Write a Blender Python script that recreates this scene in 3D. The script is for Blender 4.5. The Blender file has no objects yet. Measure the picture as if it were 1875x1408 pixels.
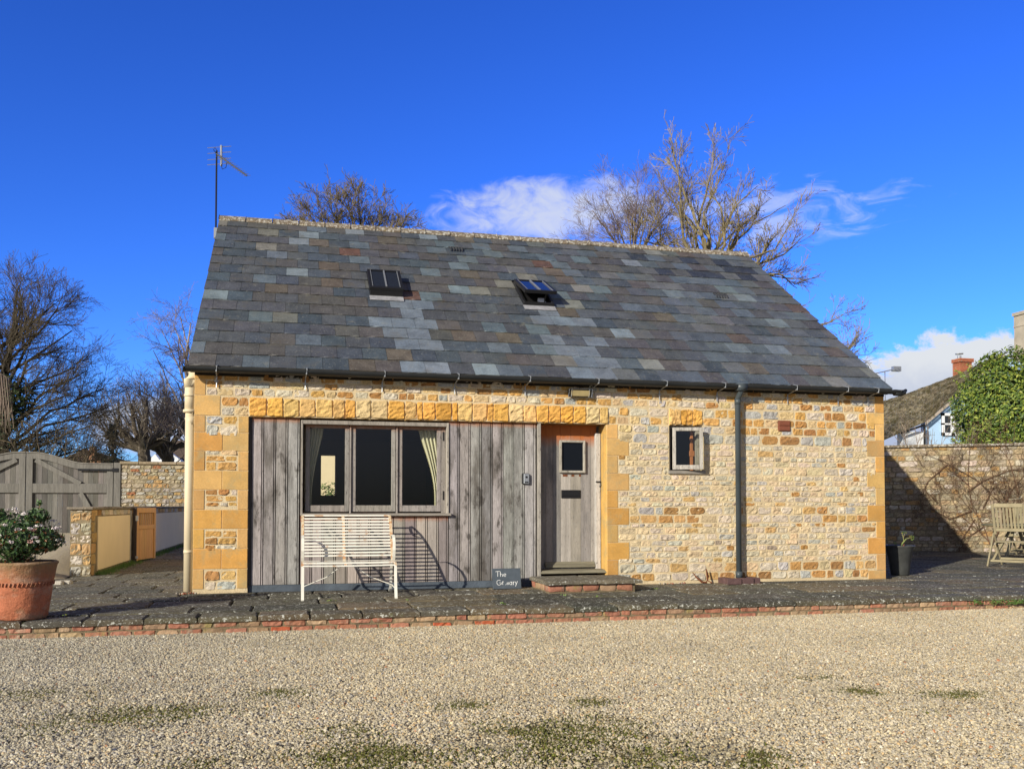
import bpy, math, random
import numpy as np
from mathutils import Vector, Matrix, noise as mnoise
random.seed(7); RNG = np.random.default_rng(7)
R = math.radians
sc = bpy.context.scene
col = sc.collection
# ------------------------------------------------------------------ camera
F0, YAW, PIT, SHY = 1663.74, .2327, .0317, 169.07
CX, CY, CZ = 1.2661, -12.07, 1.0996
cam = bpy.data.cameras.new('camera'); camo = bpy.data.objects.new('camera', cam); col.objects.link(camo)
cam.sensor_width = 36; cam.lens = F0/1875*36; cam.shift_y = SHY/1875; cam.clip_start = .05; cam.clip_end = 2000
camo.location = (CX, CY, CZ); camo.rotation_euler = (math.pi/2+PIT, 0, -YAW)
sc.camera = camo
fw = np.array([math.sin(YAW)*math.cos(PIT), math.cos(YAW)*math.cos(PIT), math.sin(PIT)])
rt = np.array([math.cos(YAW), -math.sin(YAW), 0]); upv = np.cross(rt, fw)
def at(px, py, **k):                                   # measured photo point -> place on a given plane
    d = fw + rt*(px-937.5)/F0 - upv*(py-SHY-704)/F0
    (a, v), = k.items(); i = 'xyz'.index(a); o = np.array([CX, CY, CZ])
    return o + d*((v-o[i])/d[i])
def Y(px, py, y): return Vector(at(px, py, y=y))
# ------------------------------------------------------------------ sun and sky
SUN_AZ, SUN_EL = R(50), R(20.5)                        # light travels towards +x,+y
sund = bpy.data.lights.new('sun', 'SUN'); sund.energy = 5.0; sund.angle = R(.5); sund.color = (1, .93, .79)
suno = bpy.data.objects.new('sun', sund); col.objects.link(suno)
ldir = Vector((math.sin(SUN_AZ)*math.cos(SUN_EL), math.cos(SUN_AZ)*math.cos(SUN_EL), -math.sin(SUN_EL)))
suno.rotation_euler = ldir.to_track_quat('-Z', 'Y').to_euler(); suno.location = (-20, -20, 20)
world = bpy.data.worlds.new('World'); sc.world = world; world.use_nodes = True
def build_world():
    nt = world.node_tree; N = nt.nodes; L = nt.links; N.clear()
    def nd(t, **kw):
        n = N.new(t)
        for k, v in kw.items(): setattr(n, k, v)
        return n
    def ma(op, a, b=None, c=None):
        n = nd('ShaderNodeMath', operation=op)
        for i, v in enumerate((a, b, c)):
            if v is None: continue
            if isinstance(v, (int, float)): n.inputs[i].default_value = v
            else: L.new(v, n.inputs[i])
        return n.outputs[0]
    sky = nd('ShaderNodeTexSky', sky_type='NISHITA', sun_disc=False)
    sky.sun_elevation = SUN_EL; sky.sun_rotation = math.pi+SUN_AZ; sky.air_density = 1.0; sky.dust_density = .3; sky.ozone_density = 2.5
    hs = nd('ShaderNodeHueSaturation'); hs.inputs['Saturation'].default_value = 1.12; L.new(sky.outputs[0], hs.inputs['Color'])
    gm = nd('ShaderNodeGamma'); L.new(hs.outputs[0], gm.inputs[0]); gm.inputs[1].default_value = 1.3
    mx = nd('ShaderNodeMix', data_type='RGBA', blend_type='MULTIPLY'); mx.inputs[0].default_value = 1
    L.new(gm.outputs[0], mx.inputs[6]); mx.inputs[7].default_value = (.42, .75, 1.66, 1)
    tc = nd('ShaderNodeTexCoord'); sp = nd('ShaderNodeSeparateXYZ'); L.new(tc.outputs['Generated'], sp.inputs[0])
    az = ma('MULTIPLY', ma('ARCTAN2', sp.outputs[0], sp.outputs[1]), 57.2958)
    el = ma('MULTIPLY', ma('ARCSINE', sp.outputs[2]), 57.2958)
    def noise(scale, det, dist=0., sx=1, sy=1, seed=0):
        c = nd('ShaderNodeCombineXYZ'); L.new(ma('MULTIPLY', az, sx), c.inputs[0]); L.new(ma('MULTIPLY', el, sy), c.inputs[1]); c.inputs[2].default_value = seed
        n = nd('ShaderNodeTexNoise'); n.inputs['Scale'].default_value = scale; n.inputs['Detail'].default_value = det; n.inputs['Roughness'].default_value = .6
        n.inputs['Distortion'].default_value = dist; L.new(c.outputs[0], n.inputs['Vector']); return n.outputs[0]
    def smooth(v, a, b):
        m = nd('ShaderNodeMapRange', interpolation_type='SMOOTHSTEP'); L.new(v, m.inputs[0]); m.inputs[1].default_value = a; m.inputs[2].default_value = b; return m.outputs[0]
    def blob(a0, e0, wa, we, tilt=0.):
        e = ma('ADD', el, ma('MULTIPLY', ma('SUBTRACT', az, a0), tilt))
        u = ma('DIVIDE', ma('SUBTRACT', az, a0), wa); v = ma('DIVIDE', ma('SUBTRACT', e, e0), we)
        return ma('SUBTRACT', 1., ma('ADD', ma('MULTIPLY', u, u), ma('MULTIPLY', v, v)))
    n1 = noise(.5, 8, .6, 1, 1.6, 3.1); n2 = noise(.35, 9, 1.2, .8, 2.6, 8.4); n3 = noise(.62, 9, .2, 1, 1.2, 5.5)
    wisp = smooth(ma('ADD', blob(15.8, 18.0, 8.6, 2.2, -.04), ma('MULTIPLY', ma('SUBTRACT', n1, .44), 2.4)), .05, 1.35)
    thin = ma('MULTIPLY', smooth(ma('ADD', blob(28.5, 17.2, 9.0, 1.9, .03), ma('MULTIPLY', ma('SUBTRACT', n2, .46), 5.)), .2, 1.9), .5)
    cum = smooth(ma('ADD', blob(39.8, 4.4, 8.4, 5.6, 0), ma('MULTIPLY', ma('SUBTRACT', n3, .5), 1.9)), .02, .34)
    lef = smooth(ma('ADD', blob(-7.5, 4.6, 5.2, 2.0, 0), ma('MULTIPLY', ma('SUBTRACT', n3, .5), 1.8)), .05, .6)
    low = smooth(ma('ADD', blob(15., 0.6, 90, 2.6, 0), ma('MULTIPLY', ma('SUBTRACT', n3, .5), 1.0)), .3, .9)
    m = ma('MULTIPLY', wisp, .78)
    for o in (thin, cum, lef, ma('MULTIPLY', low, .6)): m = ma('MAXIMUM', m, o)
    # cumulus: white tops, lilac-grey undersides
    cc = nd('ShaderNodeMix', data_type='RGBA'); L.new(smooth(ma('ADD', el, ma('MULTIPLY', n3, 3.)), 6.2, 10.3), cc.inputs[0])
    cc.inputs[6].default_value = (5.3, 6.1, 8.2, 1); cc.inputs[7].default_value = (8.6, 9.0, 9.6, 1)
    zen = nd('ShaderNodeMapRange', interpolation_type='SMOOTHSTEP'); L.new(el, zen.inputs[0]); zen.inputs[1].default_value = 30; zen.inputs[2].default_value = 60; zen.inputs[3].default_value = 1; zen.inputs[4].default_value = .5
    cz = nd('ShaderNodeCombineColor')
    for i in range(3): L.new(zen.outputs[0], cz.inputs[i])
    mz = nd('ShaderNodeMix', data_type='RGBA', blend_type='MULTIPLY'); mz.inputs[0].default_value = 1; L.new(mx.outputs[2], mz.inputs[6]); L.new(cz.outputs[0], mz.inputs[7])
    fin = nd('ShaderNodeMix', data_type='RGBA'); L.new(m, fin.inputs[0])
    # the half of the sky towards the sun, and overhead, is paler and less blue
    hz = nd('ShaderNodeHueSaturation'); hz.inputs['Saturation'].default_value = .45; hz.inputs['Value'].default_value = .42; L.new(mx.outputs[2], hz.inputs['Color'])
    dist = ma('ABSOLUTE', ma('SUBTRACT', ma('MODULO', ma('ADD', az, 527.), 360.), 180.))
    pw = nd('ShaderNodeMix', data_type='RGBA'); L.new(ma('MAXIMUM', smooth(dist, 55, 100), smooth(el, 33, 55)), pw.inputs[0]); L.new(mz.outputs[2], pw.inputs[6]); L.new(hz.outputs[0], pw.inputs[7])
    L.new(pw.outputs[2], fin.inputs[6]); L.new(cc.outputs[2], fin.inputs[7])
    bg = nd('ShaderNodeBackground'); L.new(fin.outputs[2], bg.inputs[0]); bg.inputs[1].default_value = .079
    out = nd('ShaderNodeOutputWorld'); L.new(bg.outputs[0], out.inputs[0])
build_world()
sc.view_settings.view_transform = 'Standard'; sc.view_settings.look = 'None'; sc.view_settings.exposure = .14; sc.view_settings.gamma = 1
# ------------------------------------------------------------------ materials
def mat(name, base=(.5, .5, .5), rough=.85, attr=True, var=(), stains=(), bumps=(), stretch=(1, 1, 1), metallic=0., spec=.35, trans=0., alpha=None):
    """var: (scale, lo, hi) multiplies the colour; stains: (scale, t0, t1, colour, amount[, stretch]) or ('z', z0, z1, colour, noise)"""
    m = bpy.data.materials.new(name); m.use_nodes = True; nt = m.node_tree; N = nt.nodes; L = nt.links
    P = N['Principled BSDF']; tc = N.new('ShaderNodeTexCoord')
    def mapped(s):
        mp = N.new('ShaderNodeMapping'); mp.inputs['Scale'].default_value = s; L.new(tc.outputs['Object'], mp.inputs[0]); return mp.outputs[0]
    mv = mapped(stretch)
    def noise(scale, det=5, vec=None, rgh=.6):
        n = N.new('ShaderNodeTexNoise'); n.inputs['Scale'].default_value = scale; n.inputs['Detail'].default_value = det; n.inputs['Roughness'].default_value = rgh
        L.new(vec or mv, n.inputs['Vector']); return n.outputs[0]
    def rng(v, a, b, lo, hi):
        r = N.new('ShaderNodeMapRange'); L.new(v, r.inputs[0])
        for i, x in enumerate((a, b, lo, hi)): r.inputs[i+1].default_value = x
        return r.outputs[0]
    def mix(f, a, b, blend='MIX'):
        x = N.new('ShaderNodeMix'); x.data_type = 'RGBA'; x.blend_type = blend
        if isinstance(f, float): x.inputs[0].default_value = f
        else: L.new(f, x.inputs[0])
        for i, v in ((6, a), (7, b)):
            if isinstance(v, tuple): x.inputs[i].default_value = (*v[:3], 1)
            else: L.new(v, x.inputs[i])
        return x.outputs[2]
    if attr:
        at_ = N.new('ShaderNodeAttribute'); at_.attribute_name = 'col'; c = mix(1., at_.outputs['Color'], base, 'MULTIPLY')
    else:
        c = mix(1., (1., 1., 1.), base, 'MULTIPLY')
    for sc_, lo, hi in var:
        g = rng(noise(sc_), .3, .7, lo, hi); cb = N.new('ShaderNodeCombineColor')
        for i in range(3): L.new(g, cb.inputs[i])
        c = mix(1., c, cb.outputs[0], 'MULTIPLY')
    for s in stains:
        if s[0] == 'z':
            sp = N.new('ShaderNodeSeparateXYZ'); L.new(tc.outputs['Object'], sp.inputs[0])
            ad = N.new('ShaderNodeMath'); ad.operation = 'MULTIPLY_ADD'; L.new(noise(14, 4, mapped((1, 1, .15))), ad.inputs[0]); ad.inputs[1].default_value = s[4]; L.new(sp.outputs[2], ad.inputs[2])
            c = mix(rng(ad.outputs[0], s[1], s[2], 0, 1), c, s[3])
        else:
            vec = mapped(s[5]) if len(s) > 5 else mv
            c = mix(rng(noise(s[0], 6, vec, .65), s[1], s[2], 0, s[4]), c, s[3])
    L.new(c, P.inputs['Base Color'])
    P.inputs['Roughness'].default_value = rough; P.inputs['Metallic'].default_value = metallic; P.inputs['Specular IOR Level'].default_value = spec
    prev = None
    for sc_, dist in bumps:
        b = N.new('ShaderNodeBump'); b.inputs['Distance'].default_value = dist; b.inputs['Strength'].default_value = 1
        L.new(noise(sc_, 6), b.inputs['Height'])
        if prev: L.new(prev, b.inputs['Normal'])
        prev = b.outputs[0]
    if prev: L.new(prev, P.inputs['Normal'])
    return m
def glass(name, tint=(.9, .95, .93), rough=.02, op=.0):
    m = bpy.data.materials.new(name); m.use_nodes = True; nt = m.node_tree; N = nt.nodes; L = nt.links
    N.remove(N['Principled BSDF']); o = N['Material Output']
    t = N.new('ShaderNodeBsdfTransparent'); t.inputs[0].default_value = (*tint, 1)
    g = N.new('ShaderNodeBsdfGlossy'); g.inputs['Roughness'].default_value = rough
    f = N.new('ShaderNodeFresnel'); f.inputs[0].default_value = 1.5; mx = N.new('ShaderNodeMixShader'); ge = N.new('ShaderNodeNewGeometry'); mu = N.new('ShaderNodeMath'); mu.operation = 'MULTIPLY_ADD'; mu.inputs[1].default_value = -1; mu.inputs[2].default_value = 1; L.new(ge.outputs['Backfacing'], mu.inputs[0])
    m2 = N.new('ShaderNodeMath'); m2.operation = 'MULTIPLY'; L.new(f.outputs[0], m2.inputs[0]); L.new(mu.outputs[0], m2.inputs[1]); L.new(m2.outputs[0], mx.inputs[0]); L.new(t.outputs[0], mx.inputs[1]); L.new(g.outputs[0], mx.inputs[2]); L.new(mx.outputs[0], o.inputs[0]); return m
ONE = (1, 1, 1)
M = {}
M['mortar'] = mat('lime_mortar', (.63, .505, .31), .95, False, [(3, .8, 1.15), (60, .75, 1.2)], [(2.2, .58, .75, (.40, .36, .29), .6)], [(70, .006), (240, .002)])
M['rubble'] = mat('rubble_stone', (.97, .97, 1.05), .92, True, [(9, .82, 1.16), (45, .80, 1.18), (150, .85, 1.15)], [(16, .6, .72, (.62, .57, .45), .5), (24, .62, .74, (.12, .09, .055), .55)], [(32, .010), (90, .009), (260, .004)])
M['ashlar'] = mat('ochre_ashlar', ONE, .9, True, [(4, .85, 1.12), (60, .88, 1.1)], [(5, .52, .70, (.34, .29, .16), .65), (1.4, .55, .7, (.40, .31, .15), .5), (90, .62, .70, (.70, .58, .36), .5), (120, .62, .70, (.24, .17, .07), .5)], [(140, .002)])
M['lintel'] = mat('ochre_rockface', ONE, .92, True, [(7, .82, 1.15), (50, .85, 1.15)], [], [(40, .012), (120, .004)])
GZ = (9, 9, .7)
M['board'] = mat('weathered_oak_boards', (.98, 1., 1.02), .85, True, [(1.6, .66, 1.28), (14, .7, 1.25), (60, .8, 1.15)],
    [(1.0, .50, .64, (.10, .088, .075), .8, (5, 5, 1.2)), (2.2, .56, .66, (.055, .047, .04), .85, (4, 4, 1.5)), (60, .6, .68, (.04, .036, .032), .75, (1, 1, .35)), ('z', 2.185, 2.26, (.34, .125, .04), .05)], [(30, .002)], stretch=GZ)
M['board_low'] = mat('weathered_oak_under_sill', (1.02, 1., .95), .85, True, [(2.2, .8, 1.15), (14, .8, 1.15)],
    [(1.4, .6, .72, (.10, .085, .075), .6, (5, 5, 1.2)), (60, .62, .7, (.05, .045, .04), .6, (1, 1, .35)), ('z', .925, 1.02, (.33, .11, .035), .09)], [(30, .002)], stretch=GZ)
M['oak'] = mat('silvered_oak', ONE, .85, True, [(3, .7, 1.2), (16, .8, 1.15)], [(50, .56, .66, (.05, .043, .04), .7, (1, 1, .3)), ('z', 2.12, 2.24, (.30, .11, .04), .10)], [(30, .002)], stretch=GZ)
M['door'] = mat('weathered_door_boards', (.98, .97, .93), .85, True, [(2, .75, 1.2), (14, .8, 1.15)], [(1.3, .55, .7, (.07, .068, .07), .6, (4, 4, 1)), (70, .6, .68, (.05, .045, .04), .6, (1, 1, .3)), ('z', 1.98, 2.15, (.42, .13, .035), .12)], [(30, .0015)], stretch=GZ)
M['oaks'] = mat('silvered_oak_joinery', (1.0, 1., .95), .85, True, [(3, .7, 1.2), (16, .75, 1.2)], [(50, .56, .66, (.05, .043, .04), .7, (1, 1, .3))], [(30, .002)], stretch=GZ)
M['mortar2'] = mat('old_dark_mortar', (.26, .21, .13), .98, False, [(6, .6, 1.3), (50, .8, 1.2)], [], [(60, .01)])
M['oakx'] = mat('silvered_oak_rail', (.30, .27, .23), .85, False, [(3, .7, 1.2), (16, .8, 1.15)], [(40, .58, .68, (.06, .055, .05), .6)], [(30, .002)], stretch=(.7, 9, 9))
M['sill'] = mat('green_stained_sill', (.20, .18, .125), .9, False, [(3, .7, 1.25), (16, .8, 1.15)], [], [(30, .002)], stretch=(.7, 9, 9))
M['slate'] = mat('roof_slate', (.93, .97, 1.08), .55, True, [(5, .72, 1.25), (40, .85, 1.15)], [(6, .60, .72, (.21, .20, .155), .5), (50, .61, .67, (.40, .39, .34), .7), (2.5, .57, .70, (.085, .072, .05), .6), (17, .64, .70, (.10, .06, .03), .6)], [(25, .004), (120, .0012)], spec=.5)
M['ridge'] = mat('lichened_ridge_tile', (.19, .15, .105), .95, False, [(6, .7, 1.2)], [(17, .50, .56, (.50, .48, .42), .8), (8, .60, .68, (.30, .22, .06), .6), (16, .62, .68, (.05, .045, .04), .6)], [(30, .02)])
M['paving'] = mat('lichened_paving', (1.05, 1., .88), .93, True, [(2, .7, 1.3), (18, .75, 1.25)], [(9, .62, .66, (.38, .38, .33), .6), (26, .585, .62, (.52, .52, .46), .9), (60, .60, .64, (.52, .52, .46), .8), (3.3, .64, .72, (.12, .13, .03), .6)], [(9, .006), (60, .004)])
M['soil'] = mat('joint_soil', (.025, .022, .015), 1., False, [(8, .6, 1.6)], [(5, .52, .6, (.09, .11, .02), .8)], [(60, .01)])
M['brick'] = mat('old_brick', ONE, .92, True, [(10, .75, 1.2), (60, .85, 1.15)], [(7, .57, .66, (.38, .31, .22), .6), (4, .59, .66, (.27, .23, .08), .7), (10, .60, .70, (.09, .07, .05), .7)], [(50, .006), (150, .002)])
M['bmortar'] = mat('plinth_mortar', (.22, .17, .10), .95, False, [(8, .5, 1.2)], [(6, .56, .7, (.06, .05, .04), .8)], [(60, .008)])
M['gravel'] = mat('gravel_bed', (.60, .51, .33), .95, True, [(45, .7, 1.25), (120, .7, 1.25)], [], [(60, .01), (160, .006)])
M['pebble'] = mat('pebble', (1., 1., 1.06), .85, True, [(90, .85, 1.12)], [], [])
M['moss'] = mat('moss', ONE, 1., True, [(40, .6, 1.4)], [], [(120, .004)])
M['gutter'] = mat('black_gutter', (.018, .02, .021), .45, False, [(3, .8, 1.3)], [], [])
M['downpipe'] = mat('dark_grey_downpipe', (.055, .068, .075), .38, False, [(2, .85, 1.2)], [], [])
M['galv'] = mat('galvanised_steel', (.42, .44, .46), .4, False, [(20, .8, 1.1)], [], [], metallic=.6)
M['cream'] = mat('cream_pipe', (.68, .57, .38), .55, False, [(2, .93, 1.04)], [(3, .62, .76, (.5, .42, .32), .5)], [])
M['whiteiron'] = mat('white_painted_iron', (.78, .76, .66), .5, False, [(9, .9, 1.05)], [(7, .58, .66, (.50, .26, .10), .75), (26, .64, .70, (.35, .12, .04), .7)], [])
M['rustwhite'] = mat('rust_stained_white_iron', (.66, .54, .36), .6, False, [(9, .9, 1.05)], [(22, .47, .55, (.46, .20, .07), .8)], [])
M['rust'] = mat('rust', (.16, .055, .022), .9, False, [(20, .7, 1.3)], [], [(80, .003)])
M['terracotta'] = mat('terracotta', (.44, .15, .075), .9, False, [(4, .75, 1.15), (30, .85, 1.1)], [('z', .44, .66, (.27, .17, .085), .2), (3.4, .50, .62, (.46, .31, .22), .6, (1, 1, 2.5)), (7, .56, .68, (.20, .14, .07), .6, (1, 1, 2))], [(9, .02), (26, .012), (80, .004)])
M['blackpot'] = mat('black_plastic_pot', (.06, .062, .06), .42, False, [(10, .8, 1.3)], [], [])
M['leaf'] = mat('leaf', ONE, .5, True, [], [], [], spec=.4)
M['twig'] = mat('bark', ONE, .95, True, [(6, .75, 1.2)], [], [])
M['slateboard'] = mat('slate_sign', (.075, .092, .11), .7, False, [(12, .85, 1.15)], [], [])
M['chalk'] = mat('white_paint', (.75, .75, .73), .8, False, [], [], [])
M['teak'] = mat('silvered_teak', (.60, .57, .48), .88, True, [(6, .8, 1.15)], [(8, .62, .72, (.26, .25, .12), .5)], [])
M['gateoak'] = mat('grey_gate_boards', ONE, .88, True, [(2, .75, 1.2), (12, .8, 1.15)], [], [], stretch=GZ)
M['newoak'] = mat('new_orange_timber', ONE, .6, True, [(2.5, .85, 1.15), (12, .88, 1.1)], [], [], stretch=GZ)
M['render'] = mat('cream_render', (.82, .68, .45), .9, False, [(2, .95, 1.03)], [], [(40, .002)])
M['glass'] = glass('window_glass', (.92, .93, .90))
M['skyglass'] = mat('dark_skylight_glass', (.012, .016, .024), .04, False, spec=.8)
M['doorglass'] = mat('dark_door_glass', (.008, .010, .014), .12, False, spec=.12)
M['lead'] = mat('lead_flashing', (.33, .33, .35), .55, False, [(8, .7, 1.15)], [(14, .6, .7, (.16, .16, .18), .7)], [(20, .01)])
M['leadd'] = mat('dark_lead', (.085, .105, .13), .6, False, [(5, .7, 1.2)], [], [(12, .01)])
M['black'] = mat('black_metal', (.012, .012, .013), .4, False, [], [], [])
M['grey'] = mat('grey_box', (.22, .25, .28), .4, False, [], [], [])
M['lampglass'] = mat('dusty_lamp_glass', (.34, .27, .13), .3, False, [(6, .8, 1.2)], [], [])
M['clay'] = mat('brown_vent', (.20, .065, .035), .7, False, [(20, .85, 1.1)], [], [])
M['engbrick'] = mat('purple_brick', (.11, .062, .06), .75, False, [(14, .75, 1.25)], [(30, .66, .72, (.4, .3, .2), .5)], [(60, .003)])
M['plaster'] = mat('room_plaster', (.60, .46, .33), .95, False, [], [], [])
M['curtain'] = mat('cream_curtain', (.70, .66, .50), .9, False, [(3, .9, 1.05)], [], [])
M['pine'] = mat('pine_furniture', (.42, .16, .06), .5, False, [], [], [])
M['oldroof'] = mat('mossy_tiles', ONE, .95, True, [(1.2, .8, 1.2)], [(2.6, .50, .60, (.10, .082, .02), .75), (9, .58, .64, (.50, .48, .43), .75)], [(9, .04)])
M['bluewall'] = mat('blue_render', (.46, .66, .90), .9, False, [(1, .96, 1.03)], [], [])
M['whitewall'] = mat('white_paintwork', (.8, .82, .85), .8, False, [], [], [])
M['dark'] = mat('dark_glass', (.03, .035, .04), .1, False, [], [], [])
M['stonefar'] = mat('buff_stone_far', (.40, .35, .27), .95, False, [(2, .8, 1.15)], [], [(10, .01)])
M['brownroof'] = mat('brown_tile_far', (.11, .08, .06), .95, False, [(3, .7, 1.3)], [], [])
# ------------------------------------------------------------------ mesh builder
class MB:
    def __init__(s): s.v = []; s.f = []; s.c = []; s.m = []; s.mi = 0
    def add(s, vs, fs, c=ONE):
        b = len(s.v); s.v.extend(vs); s.c.extend([c]*len(vs)); s.f.extend([tuple(i+b for i in f) for f in fs]); s.m.extend([s.mi]*len(fs)); return b
    def box(s, x0, x1, y0, y1, z0, z1, c=ONE):
        s.add([(x0,y0,z0),(x1,y0,z0),(x1,y1,z0),(x0,y1,z0),(x0,y0,z1),(x1,y0,z1),(x1,y1,z1),(x0,y1,z1)],
              [(0,3,2,1),(4,5,6,7),(0,1,5,4),(1,2,6,5),(2,3,7,6),(3,0,4,7)], c)
    def bar(s, a, b, w, h, c=ONE, up=(0, 0, 1)):            # rectangular bar a->b
        a = Vector(a); b = Vector(b); d = (b-a).normalized(); u = Vector(up)
        if abs(d.dot(u)) > .95: u = Vector((0, 1, 0))
        x = d.cross(u).normalized()*w/2; y = x.cross(d).normalized()*h/2
        vs = [tuple(p+i*x+j*y) for p in (a, b) for i, j in ((-1,-1),(1,-1),(1,1),(-1,1))]
        s.add(vs, [(0,1,2,3),(7,6,5,4),(0,4,5,1),(1,5,6,2),(2,6,7,3),(3,7,4,0)], c)
    def tube(s, pts, r, n=8, c=ONE, caps=True, rs=None):
        pts = [Vector(p) for p in pts]; rs = rs or [r]*len(pts); vs = []; fs = []
        ref = Vector((.13, .31, .94)).normalized()
        for i, p in enumerate(pts):
            d = (pts[min(i+1, len(pts)-1)]-pts[max(i-1, 0)]).normalized()
            x = d.cross(ref)
            if x.length < .05: x = d.cross(Vector((1, 0, 0)))
            x.normalize(); y = d.cross(x)
            for k in range(n):
                a = 2*math.pi*k/n; vs.append(tuple(p+(x*math.cos(a)+y*math.sin(a))*rs[i]))
        for i in range(len(pts)-1):
            for k in range(n):
                fs.append((i*n+k, i*n+(k+1) % n, (i+1)*n+(k+1) % n, (i+1)*n+k))
        if caps: fs.append(tuple(range(n-1, -1, -1))); fs.append(tuple((len(pts)-1)*n+k for k in range(n)))
        s.add(vs, fs, c)
    def lathe(s, prof, n=32, c=ONE, ox=0, oy=0):
        vs = [(ox+r*math.cos(2*math.pi*k/n), oy+r*math.sin(2*math.pi*k/n), z) for r, z in prof for k in range(n)]
        fs = [(i*n+k, i*n+(k+1) % n, (i+1)*n+(k+1) % n, (i+1)*n+k) for i in range(len(prof)-1) for k in range(n)]
        s.add(vs, fs, c)
    def extr(s, poly, d, c=ONE):                            # polygon (3D) extruded by vector d
        n = len(poly); d = Vector(d); vs = [tuple(p) for p in poly]+[tuple(Vector(p)+d) for p in poly]
        s.add(vs, [tuple(range(n-1, -1, -1)), tuple(range(n, 2*n))]+[(i, (i+1) % n, n+(i+1) % n, n+i) for i in range(n)], c)
    def stone(s, x0, x1, z0, z1, c, prot=.03, y=0., rnd=.5, rough=.35, nu=7, nv=5, base=.012):
        """one pillowed stone on the plane facing -y"""
        cx, cz, hw, hh = (x0+x1)/2, (z0+z1)/2, (x1-x0)/2, (z1-z0)/2
        jt = [random.uniform(-.12, .12) for _ in range(8)]; cut = [random.uniform(0, .36)*rnd for _ in range(4)]; o = len(s.v); vs = []
        tilt = random.uniform(-.3, .3); sd = random.random()*100
        def par(i, n): t = -1+2*i/(n-1); return t if abs(t) == 1 else t*.88/(1-2/(n-1))
        for j in range(nv):
            v = par(j, nv)
            for i in range(nu):
                u = par(i, nu)
                k = 1-cut[(u > 0)+2*(v > 0)]*(abs(u*v))**3                       # knock the corners off
                edge = max(abs(u), abs(v))
                w = mnoise.noise(Vector((cx*9+u*1.1, cz*9+v*1.1, sd)))
                px = cx+u*k*hw*(1+jt[0]*.5*v)+w*.012*(abs(u) == 1)
                pz = cz+v*k*hh*(1+jt[1]*u)+w*.010*(abs(v) == 1)
                d = 0 if edge == 1 else prot*(1+tilt*v)*(1-rough+rough*1.6*(mnoise.noise(Vector((px*22, pz*30, sd)))+.5))
                vs.append((px, y+base-d if edge < 1 else y+base, pz))
        fs = [(j*nu+i, j*nu+i+1, (j+1)*nu+i+1, (j+1)*nu+i) for j in range(nv-1) for i in range(nu-1)]
        s.add(vs, fs, c)
    def build(s, name, mats, parent=None, smooth=False, bevel=0., seg=1):
        me = bpy.data.meshes.new(name); me.from_pydata(s.v, [], s.f)
        mats = mats if isinstance(mats, (list, tuple)) else [mats]
        for m in mats: me.materials.append(m)
        if len(mats) > 1: me.polygons.foreach_set('material_index', s.m)
        a = me.color_attributes.new('col', 'FLOAT_COLOR', 'POINT'); arr = np.ones((len(s.v), 4), np.float32); arr[:, :3] = np.array(s.c, np.float32).reshape(-1, 3); a.data.foreach_set('color', arr.ravel())
        if smooth: me.polygons.foreach_set('use_smooth', [True]*len(me.polygons))
        o = bpy.data.objects.new(name, me); col.objects.link(o)
        if parent: o.parent = parent
        if bevel:
            b = o.modifiers.new('bevel', 'BEVEL'); b.width = bevel; b.segments = seg; b.limit_method = 'ANGLE'
        return o
def thing(name, label, cat, loc=(0, 0, 0), rz=0., group=None):
    o = bpy.data.objects.new(name, None); col.objects.link(o); o.location = loc; o.rotation_euler = (0, 0, rz); o['label'] = label; o['category'] = cat
    if group: o['group'] = group
    return o
def tag(o, label, cat, group=None):
    o['label'] = label; o['category'] = cat
    if group: o['group'] = group
    return o
def struct(o): o['kind'] = 'structure'; return o
def rc(c, v=.1, h=.03):
    k = 1+random.uniform(-v, v); return tuple(max(.005, x*k*(1+random.uniform(-h, h))) for x in c)
def pick(pal): 
    t = random.random()*sum(p[0] for p in pal)
    for w, c in pal:
        t -= w
        if t <= 0: return rc(c, .13, .04)
    return rc(pal[-1][1])
OCH = (.62, .335, .075); OCHD = (.50, .255, .06); PALE = (.62, .54, .40); GREYS = (.42, .42, .37); BROWN = (.34, .17, .055); BUFF = (.62, .47, .24)
# ================================================================== GROUND
GZ0 = -.187
def moss_amt(x, y):
    s = 0
    for mx, my, sx, sy, a in MOSS:
        s += a*math.exp(-((x-mx)/sx)**2-((y-my)/sy)**2)
    n = mnoise.fractal(Vector((x*2.2, y*2.2, 1.3)), 1., 2., 4)
    return s*(.8+2.2*n)
MOSS = []
for px, py, sx, sy, a in [(1170,1395,190,50,1.4),(1060,1335,130,30,1.1),(720,1395,160,30,.8),(420,1390,120,16,.5),(950,1350,100,30,.7),(1350,1380,70,25,.7),(1080,1285,50,8,.6),(1480,1240,40,8,.6),(1580,1265,45,10,.6),(1760,1270,70,10,.7),(60,1275,110,16,.7),(300,1300,160,14,.75),(180,1325,150,18,.5),(620,1335,60,12,.6),(680,1380,90,30,.7),(850,1290,60,8,.4),(1700,1300,30,8,.5),(500,1270,60,8,.4)]:
    p = at(px, py, z=GZ0); q = at(px+sx, py, z=GZ0); t = at(px, min(1500, py+sy), z=GZ0)
    MOSS.append((p[0], p[1], abs(q[0]-p[0]), max(.05, abs(t[1]-p[1])), a))
mb = MB()                                               # gravel yard: one sheet to the horizon
xs = [-600, -120, -40, -14]+list(np.linspace(-6, 12, 61))+[16, 40, 120, 600]; ys = [-600, -120, -40, -18, -12]+list(np.linspace(-9, -2.30, 34))
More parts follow.
